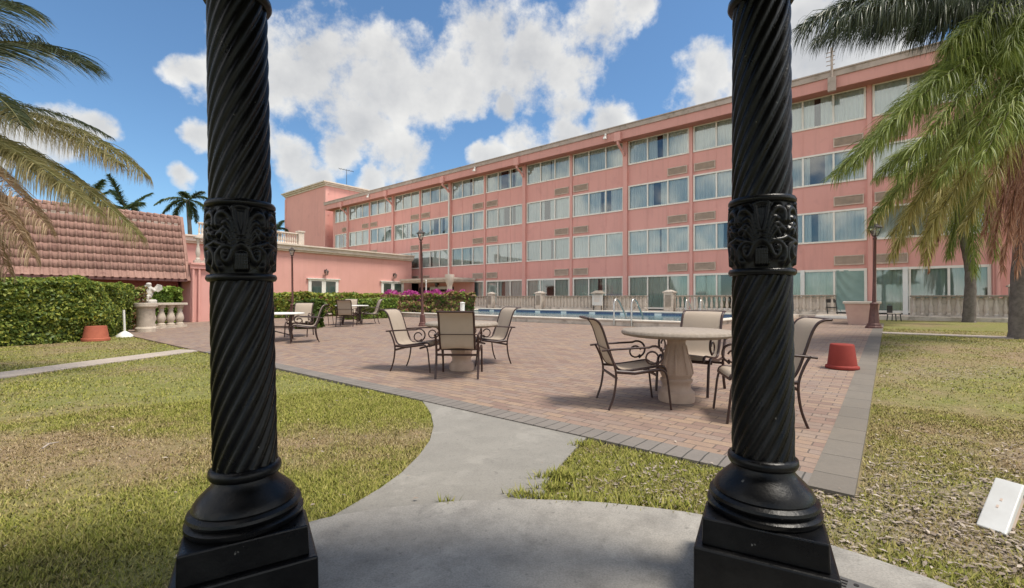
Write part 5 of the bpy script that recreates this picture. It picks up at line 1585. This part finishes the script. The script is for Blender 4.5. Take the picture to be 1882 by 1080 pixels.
def frond(root, P0, P1, P2, mat, smat, n=110, ll=.6, width=.032, hang=.8, plume=False, seed=0, t0=.12, sweep=.55, stem=.03, rag=.25, seg=4):
    """one feather leaf: a tapering midrib and two (or, when plumose, all-round) ranks of leaflets"""
    rng = np.random.default_rng(seed)
    o = np.array(root.location)
    P0, P1, P2 = [np.array(q, float) - o for q in (P0, P1, P2)]
    R = bez(P0, P1, P2, 40)
    b = MB(); b.tube([tuple(q) for q in R[::2]] + [tuple(R[-1])], [stem * (1 - .85 * i / 20) for i in range(len(R[::2]) + 1)], 5)
    stem_o = b.build('frond', smat, root, smooth=True, angle=80)
    nl = n * 2
    t_ = t0 + (1 - t0) * (np.arange(nl) / nl); t_ = np.clip(t_ + rng.uniform(-.5, .5, nl) / nl, 0, .995)
    f = t_ * 39; i0 = np.floor(f).astype(int); fr = (f - i0)[:, None]
    B = R[i0] * (1 - fr) + R[np.minimum(i0 + 1, 39)] * fr
    Tg = R[np.minimum(i0 + 1, 39)] - R[np.maximum(i0 - 1, 0)]; Tg /= np.linalg.norm(Tg, axis=1, keepdims=True)
    up = np.array([0, 0, 1.0]); S = np.cross(Tg, up); S /= np.linalg.norm(S, axis=1, keepdims=True) + 1e-9
    Un = np.cross(S, Tg)
    sg = np.where(np.arange(nl) % 2 == 0, 1.0, -1.0)
    if plume:
        ang = rng.uniform(0, 2 * PI, nl); d0 = S * np.cos(ang)[:, None] + Un * np.sin(ang)[:, None]
    else:
        d0 = S * sg[:, None] + Un * rng.uniform(.0, .45, nl)[:, None]
    sw = sweep + .55 * t_ + rng.uniform(-rag, rag, nl)
    d0 = d0 + Tg * sw[:, None] + rng.normal(size=(nl, 3)) * rag * .35
    d0 /= np.linalg.norm(d0, axis=1, keepdims=True)
    prof = np.clip(np.sin(PI * (0.10 + .84 * t_)) ** .6, .22, 1) * ll * rng.uniform(1 - rag, 1.08, nl)
    pts = [B]; d = d0.copy(); p = B.copy()
    for k in range(seg):
        d = d + np.array([0, 0, -1.0]) * (hang * (k + .35) / seg * rng.uniform(.7, 1.3, nl))[:, None]
        d /= np.linalg.norm(d, axis=1, keepdims=True)
        p = p + d * (prof / seg)[:, None]; pts.append(p.copy())
    wv_ = np.cross(d0, Tg + rng.normal(size=(nl, 3)) * .35); wv_ /= np.linalg.norm(wv_, axis=1, keepdims=True) + 1e-9
    wr = [.6, 1.0, .9, .6, .06][:seg + 1] if seg == 4 else np.linspace(1, .06, seg + 1)
    Vs = []
    for k in range(seg + 1):
        hw_ = wv_ * (width * .5 * wr[k]); Vs += [pts[k] - hw_, pts[k] + hw_]
    V = np.stack(Vs, 1).reshape(-1, 3)
    base = (np.arange(nl) * 2 * (seg + 1))[:, None]
    F = np.concatenate([base + np.array([2 * k, 2 * k + 1, 2 * k + 3, 2 * k + 2]) for k in range(seg)], 0)
    tipv = np.tile(np.repeat(np.linspace(0, 1, seg + 1), 2), nl) * np.repeat(.4 + .6 * t_, 2 * (seg + 1))
    np_mesh('leaflets', V, F, mat, stem_o, attr={'tip': tipv})
    return stem_o


def palm_trunk(root, pts, radii, rings=True):
    o = root.location; P = spline([tuple(Vector(p) - o) for p in pts], 8); n = len(P)
    rr = np.interp(np.linspace(0, 1, n), np.linspace(0, 1, len(radii)), radii)
    rr = [r_ * (1 + (.05 if i % 2 else -.02)) for i, r_ in enumerate(rr)]
    b = MB(); b.tube(P, list(rr), 16); return b.build('trunk', M['bark'], root, smooth=True, angle=70)


A3 = lambda px, py, d: np.array(at(px, py, d))
# right palm: trunk at the right edge, shaggy green fronds reaching into the view
g = gp(1874, 622)
pr_ = empty('palm_tree', g, 0, 'large palm at the right edge with shaggy green fronds hanging into view', 'palm tree', 'palms on the right lawn')
C1 = A3(1965, 30, g.y + .2)
palm_trunk(pr_, [g - Vector((0, 0, .1)), g + Vector((0, 0, .15)), at(1884, 420, g.y + .05), at(1925, 150, g.y + .15), Vector(C1)], [.24, .185, .165, .16, .15])
FR = [  # mid, tip, material, leaflets, length, hang
    ((1700, -90, 9.4), (1475, 50, 8.8), 'frond_dark', 620, 1.1, 1.4),
    ((1740, -50, 9.0), (1540, 40, 8.3), 'frond_dark', 560, 1.05, 1.4),
    ((1800, -70, 9.6), (1600, 60, 9.8), 'frond_dark', 520, 1.0, 1.3),
    ((1830, -50, 9.2), (1680, 60, 9.4), 'frond_dark', 480, 1.0, 1.2),
    ((1850, -20, 8.9), (1740, 90, 8.4), 'frond_green', 420, .95, 1.1),
    ((1870, -40, 9.2), (1790, 60, 8.8), 'frond_dark', 420, 1.0, 1.2),
    ((1900, -20, 8.9), (1850, 100, 8.3), 'frond_green', 380, .9, 1.1),
    ((1720, -30, 9.8), (1500, 75, 9.6), 'frond_dark', 480, .9, 1.5),
    ((1850, 20, 9.6), (1700, 150, 9.7), 'frond_green', 420, .9, 1.0),
    ((1770, 60, 9.0), (1532, 325, 8.6), 'frond_green', 520, .80, .9),
    ((1790, 70, 8.8), (1570, 300, 8.2), 'frond_green', 480, .78, .85),
    ((1810, 40, 8.5), (1610, 260, 7.9), 'frond_green', 460, .75, .8),
    ((1840, 60, 8.4), (1650, 320, 7.8), 'frond_green', 460, .75, .85),
    ((1840, 130, 9.4), (1600, 405, 9.3), 'frond_green', 420, .7, .75),
    ((1850, 150, 9.2), (1640, 430, 9.0), 'frond_yellow', 420, .68, .75),
    ((1860, 180, 9.0), (1690, 450, 8.7), 'frond_yellow', 400, .68, .8),
    ((1880, 100, 8.4), (1730, 330, 7.8), 'frond_green', 420, .7, .85),
    ((1900, 120, 8.2), (1800, 300, 7.5), 'frond_green', 400, .68, .9),
    ((1920, 60, 8.6), (1870, 250, 7.9), 'frond_green', 360, .66, .9),
    ((1900, 190, 9.2), (1770, 420, 9.0), 'frond_yellow', 360, .66, .9),
    ((1880, -120, 8.8), (1760, -10, 7.8), 'frond_dark', 300, .9, 1.0),
    ((2000, -160, 8.2), (1900, -20, 7.0), 'frond_dark', 240, .9, 1.0),
    ((2150, -60, 9.4), (2300, 160, 9.0), 'frond_green', 200, .75, .9),
    ((2080, -150, 11.5), (2200, -20, 13.0), 'frond_green', 180, .75, .9),
    ((1930, -160, 12), (1850, -60, 13.2), 'frond_green', 200, .75, .9),
]
for i, (md_, tp_, mk_, n_, ll_, hg_) in enumerate(FR):
    frond(pr_, C1, A3(*md_), A3(*tp_), M[mk_], M['stem'], int(n_ * 1.0), ll_ * 1.25, .0145, hg_ * .8, True, 100 + i, sweep=1.15, stem=.03, rag=.32)
DEAD = [((1865, 170, 10.6), (1808, 430, 10.7)), ((1905, 110, 9.6), (1868, 500, 9.6)), ((1890, 150, 9.8), (1842, 500, 9.9)), ((1880, 160, 10.1), (1822, 470, 10.1)), ((1915, 160, 9.3), (1888, 470, 9.3)), ((1870, 190, 10.3), (1858, 440, 10.5))]
for i, (md_, tp_) in enumerate(DEAD):
    frond(pr_, C1, A3(*md_), A3(*tp_), M['frond_red'], M['drystem'], 230, .75, .016, 1.7, True, 140 + i, sweep=.9, stem=.03, rag=.35, t0=.3)

# second palm behind it
g = gp(1781, 592)
p2 = empty('palm_tree', g, 0, 'leaning palm in front of the lawn balustrade with brown hanging flower stalks', 'palm tree', 'palms on the right lawn')
C2 = A3(1752, 300, g.y + .2)
palm_trunk(p2, [g - Vector((0, 0, .1)), g + Vector((0, 0, .12)), at(1783, 500, g.y), at(1768, 420, g.y + .05), Vector(C2)], [.25, .185, .145, .125, .12])
FR2 = [((1690, 280, 16), (1600, 420, 15.4), 'frond_yellow'), ((1700, 330, 15), (1640, 470, 14.8), 'frond_yellow'), ((1740, 290, 14.6), (1700, 480, 14.4), 'frond_yellow'), ((1790, 280, 15), (1790, 500, 15.2), 'frond_green'),
       ((1810, 300, 16.4), (1830, 470, 16.4), 'frond_green'), ((1770, 330, 16.5), (1745, 470, 16.6), 'frond_green'), ((1690, 230, 17.5), (1610, 330, 17.8), 'frond_green'), ((1820, 220, 17), (1900, 330, 17), 'frond_green'), ((1745, 180, 15), (1720, 330, 13.8), 'frond_green'), ((1760, 180, 19), (1770, 280, 20), 'frond_green')]
for i, (md_, tp_, mk_) in enumerate(FR2):
    frond(p2, C2, A3(*md_), A3(*tp_), M[mk_], M['stem'], 300, 1.1, .022, 1.0, True, 200 + i, sweep=1.0, stem=.04, rag=.35)
for i, (md_, tp_) in enumerate((((1715, 380, 15.4), (1707, 500, 15.4)), ((1700, 400, 15.3), (1695, 470, 15.3)), ((1730, 390, 15.6), (1722, 450, 15.6)))):
    frond(p2, C2, A3(*md_), A3(*tp_), M['frond_red'], M['drystem'], 70, .38, .03, 2.0, True, 230 + i, sweep=1.2, stem=.05, rag=.3, t0=.45)

# coconut palm at the left, trunk outside the picture
g = at(-330, 700, 6.6); g.z = 0.0
p3 = empty('coconut_palm', g, 0, 'coconut palm at the left edge with arching yellow green and dry fronds', 'palm tree')
C3 = A3(-210, 190, 7.2)
palm_trunk(p3, [g - Vector((0, 0, .1)), g + Vector((0, 0, .2)), Vector((g.x + .25, g.y + .1, 2.2)), Vector(C3)], [.26, .2, .17, .15])
FR3 = [((-30, 10, 7.0), (150, 115, 6.6), 'frond_dark', 260, .95, .45, .022), ((-80, -60, 6.6), (50, 20, 6.2), 'frond_dark', 160, .8, .5, .02),
       ((90, 165, 7.4), (264, 318, 7.2), 'frond_coco', 300, .78, 1.35, .021), ((60, 165, 8.0), (200, 250, 8.2), 'frond_dark', 160, .4, 1.0, .018), ((40, 180, 7.2), (220, 300, 7.0), 'frond_coco', 240, .68, 1.3, .021),
       ((80, 245, 7.0), (255, 432, 6.9), 'frond_coco', 300, .74, 1.45, .021), ((30, 240, 6.6), (180, 390, 6.4), 'frond_coco', 240, .66, 1.4, .021), ((0, 260, 6.8), (150, 370, 6.8), 'frond_coco', 200, .6, 1.4, .021),
       ((-20, 270, 6.4), (90, 420, 6.3), 'frond_dry', 220, .55, 1.5, .022), ((-30, 300, 6.2), (60, 470, 6.1), 'frond_dry', 220, .55, 1.6, .022), ((-60, 300, 6.6), (15, 500, 6.6), 'frond_dry', 200, .55, 1.6, .022), ((-40, 300, 6.4), (40, 430, 6.0), 'frond_dry', 200, .55, 1.6, .022),
       ((-10, 230, 7.2), (120, 350, 7.4), 'frond_dry', 200, .46, 1.5, .02),
       ((-20, 110, 6.2), (40, 230, 5.6), 'frond_dark', 120, .5, .8, .018),
       ((-400, 60, 7.2), (-560, 200, 7.2), 'frond_coco', 90, .5, 1.0, .02), ((-300, -40, 8.6), (-330, 60, 10.2), 'frond_coco', 90, .5, 1.0, .02)]
for i, (md_, tp_, mk_, n_, ll_, hg_, w_) in enumerate(FR3):
    frond(p3, C3, A3(*md_), A3(*tp_), M[mk_], M['drystem'] if 'dry' in mk_ else M['stem'], int(n_ * 1.25), ll_ * 1.1, w_ * .58, hg_ * (1.7 if hg_ > 1 else 1.0), False, 300 + i, sweep=.30 if hg_ > 1 else .6, stem=.022, rag=.28)

# far palms beyond the tiled roof
for j, (px, py, dep, tips, lab) in enumerate((
        (345, 368, 46, [(285, 375), (300, 392), (318, 405), (335, 352), (372, 352), (392, 372), (384, 395), (350, 400), (362, 408)], 'small far palm beyond the tiled roof, nearest the left column'),
        (232, 385, 40, [(200, 320), (206, 350), (278, 355), (262, 372), (190, 375), (250, 395), (215, 400)], 'small far palm just beyond the middle of the tiled roof'),
        (160, 372, 42, [(120, 350), (140, 335), (200, 352), (190, 330), (130, 385), (195, 385)], 'small far palm beyond the tiled roof behind the coconut fronds'),
        (505, 425, 60, [(488, 410), (500, 400), (520, 405), (528, 425), (490, 435), (515, 440)], 'distant small palm between the left column and the pink tower'))):
    c = at(px, py, dep); g = Vector((c.x + .4, c.y, 0.0))
    pf = empty('far_palm', g, 0, lab, 'palm tree', 'palms beyond the roofs')
    palm_trunk(pf, [g, Vector((g.x, g.y, c.z * .5)), c], [.28, .2, .16])
    for i, (tx, ty) in enumerate(tips):
        tpv = A3(tx, ty, dep + ((i % 3) - 1) * 1.6); md_ = (np.array(c) + tpv) / 2 + np.array([0, 0, .9 if ty > py - 10 else .25])
        frond(pf, np.array(c), md_, tpv, M['frond_far'], M['stem'], 80, .85, .11, .9, False, 400 + 20 * j + i, sweep=.7, stem=.05, rag=.3, seg=3)

# ------------------------------------------------------------------ grass blades and wood chips
rng = np.random.default_rng(77)


def on_lawn(x, y):
    s = x * E1.x + y * E1.y; p_ = x * E2.x + y * E2.y
    bad = in_poly(x, y, WALK) | in_poly(x, y, PATH) | in_poly(x, y, SLAB)
    bad |= (s < S_RIGHT + .015) & (s > S_LEFT) & (p_ > P_FRONT - .01) & (p_ < 24)
    bad |= (s > S_RIGHT) & (p_ > 15.28) & (p_ < 15.82) | (p_ > 23.5)
    return ~bad


def scatter(n, dmin, dmax, pw):
    """points in the fan in front of the gazebo, denser near it"""
    u = rng.random(n); d = (dmin ** pw + u * (dmax ** pw - dmin ** pw)) ** (1 / pw)
    a = rng.uniform(-53, 53, n) * PI / 180
    x = d * np.tan(a) * np.cos(a) * 1.12; y = d * np.cos(a)
    k = on_lawn(x, y); return x[k], y[k]


xa, ya = scatter(520000, 1.9, 6, 1.2); xb, yb = scatter(300000, 4.5, 17, .9)
x = np.concatenate([xa, xb]); y = np.concatenate([ya, yb])
dryv = field_dry(x, y); mulv = field_mulch(x, y)
patch = fbm(x * 2.6, y * 2.6, 41)
keep = rng.random(len(x)) < np.clip(1.1 - 0.95 * mulv, 0.1, 1) * np.clip(1.12 - .62 * dryv, .2, 1) * np.clip(.35 + 1.5 * (patch - .25), .25, 1)
x, y, dryv = x[keep], y[keep], dryv[keep]
n = len(x); dist = np.hypot(x, y)
hgt = rng.uniform(.010, .030, n) * (1 + .35 * (patch[keep] - .5)) * (1 - .3 * dryv); wd = .0019 * (1 + dist * .34) * rng.uniform(.7, 1.3, n)
az = rng.uniform(0, 2 * PI, n); lean = rng.uniform(.3, 1.5, n)
dx, dy = np.cos(az), np.sin(az)
z0 = terr(x, y) - .002
B0 = np.stack([x - dy * wd, y + dx * wd, z0], 1); B1 = np.stack([x + dy * wd, y - dx * wd, z0], 1)
TT = np.stack([x + dx * hgt * lean, y + dy * hgt * lean, z0 + hgt], 1)
V = np.stack([B0, B1, TT], 1).reshape(-1, 3); F = np.arange(3 * n).reshape(n, 3)
dv_ = np.clip(dryv + rng.normal(0, .22, n), 0, 1)
gr = np_mesh('grass', V, F, M['blade'], attr={'dry': np.repeat(dv_, 3)}); tag(gr, kind='stuff')
# taller tufts at the walkway edge and in the slab joint
tx, ty = [], []
for (px, py, rad, m_) in ((1028, 880, .07, 260), (1015, 900, .05, 120), (960, 915, .05, 120), (1075, 820, .06, 120), (820, 930, .03, 45), (1000, 921, .04, 60), (1240, 935, .10, 160), (1060, 925, .07, 120), (1150, 930, .08, 120)):
    q = gp(px, py); tx.append(q.x + rng.normal(0, rad, m_)); ty.append(q.y + rng.normal(0, rad * .5, m_))
x = np.concatenate(tx); y = np.concatenate(ty); n = len(x)
hgt = rng.uniform(.02, .06, n); wd = rng.uniform(.003, .006, n); az = rng.uniform(0, 2 * PI, n); lean = rng.uniform(.3, 1.2, n); dx, dy = np.cos(az), np.sin(az); z0 = np.full(n, .012)
V = np.stack([np.stack([x - dy * wd, y + dx * wd, z0], 1), np.stack([x + dy * wd, y - dx * wd, z0], 1), np.stack([x + dx * hgt * lean, y + dy * hgt * lean, z0 + hgt], 1)], 1).reshape(-1, 3)
wg = np_mesh('weeds', V, np.arange(3 * n).reshape(n, 3), M['blade'], attr={'dry': np.repeat(np.clip(rng.normal(-.1, .2, n), 0, 1), 3)}); tag(wg, kind='stuff')
# chips
x, y = scatter(260000, 2.3, 11, .8); mulv = field_mulch(x, y)
keep = rng.random(len(x)) < np.clip(mulv * 1.1, .004, 1) * .45
x, y = x[keep], y[keep]; n = len(x)
C = np.stack([x, y, terr(x, y) + rng.uniform(.003, .016, n)], 1)
V, F = leaf_quads(C, rng.uniform(.004, .017, n) * (1 + .04 * np.hypot(x, y)), np.tile(np.array([0, 0, 1.6]), (n, 1)), .28, 2.8, rng=rng)
ch = np_mesh('mulch_chips', V, F, M['chips']); tag(ch, kind='stuff')

g = gp(78, 831); g2 = gp(108, 820)
r = empty('dry_twig', (g.x, g.y, g.z + .03), math.atan2(g2.y - g.y, g2.x - g.x), 'pale dry twig lying on the brown grass at the left', 'twig')
b = MB(); ln = (g2 - g).length; b.tube([(0, 0, 0), (ln * .5, .012, .012), (ln, 0, .004)], [.008, .007, .003], 6); b.build('stick', M['path'], r)
b = MB(); b.tube([(ln * .55, .01, .01), (ln * .7, .06, .012)], [.004, .002], 5); b.build('side_shoot', M['path'], r)

# fallen leaves and litter on the paving and the lawn
rng = np.random.default_rng(91)
a = rng.uniform(-50, 50, 900) * PI / 180; d = rng.uniform(2.6, 16, 900)
x = d * np.sin(a); y = d * np.cos(a)
ok = ~in_poly(x, y, SLAB) & ((x * E2.x + y * E2.y) < 13)
x, y = x[ok], y[ok]
keep = rng.random(len(x)) < np.where(in_poly(x, y, WALK), .15, .45); x, y = x[keep], y[keep]
C = np.stack([x, y, terr(x, y) + .030], 1)
V, F = leaf_quads(C, rng.uniform(.008, .022, len(x)), np.tile(np.array([0, 0, 2.5]), (len(x), 1)), .3, 2.0, rng=rng)
lit = np_mesh('leaf_litter', V, F, M['chips']); tag(lit, kind='stuff')
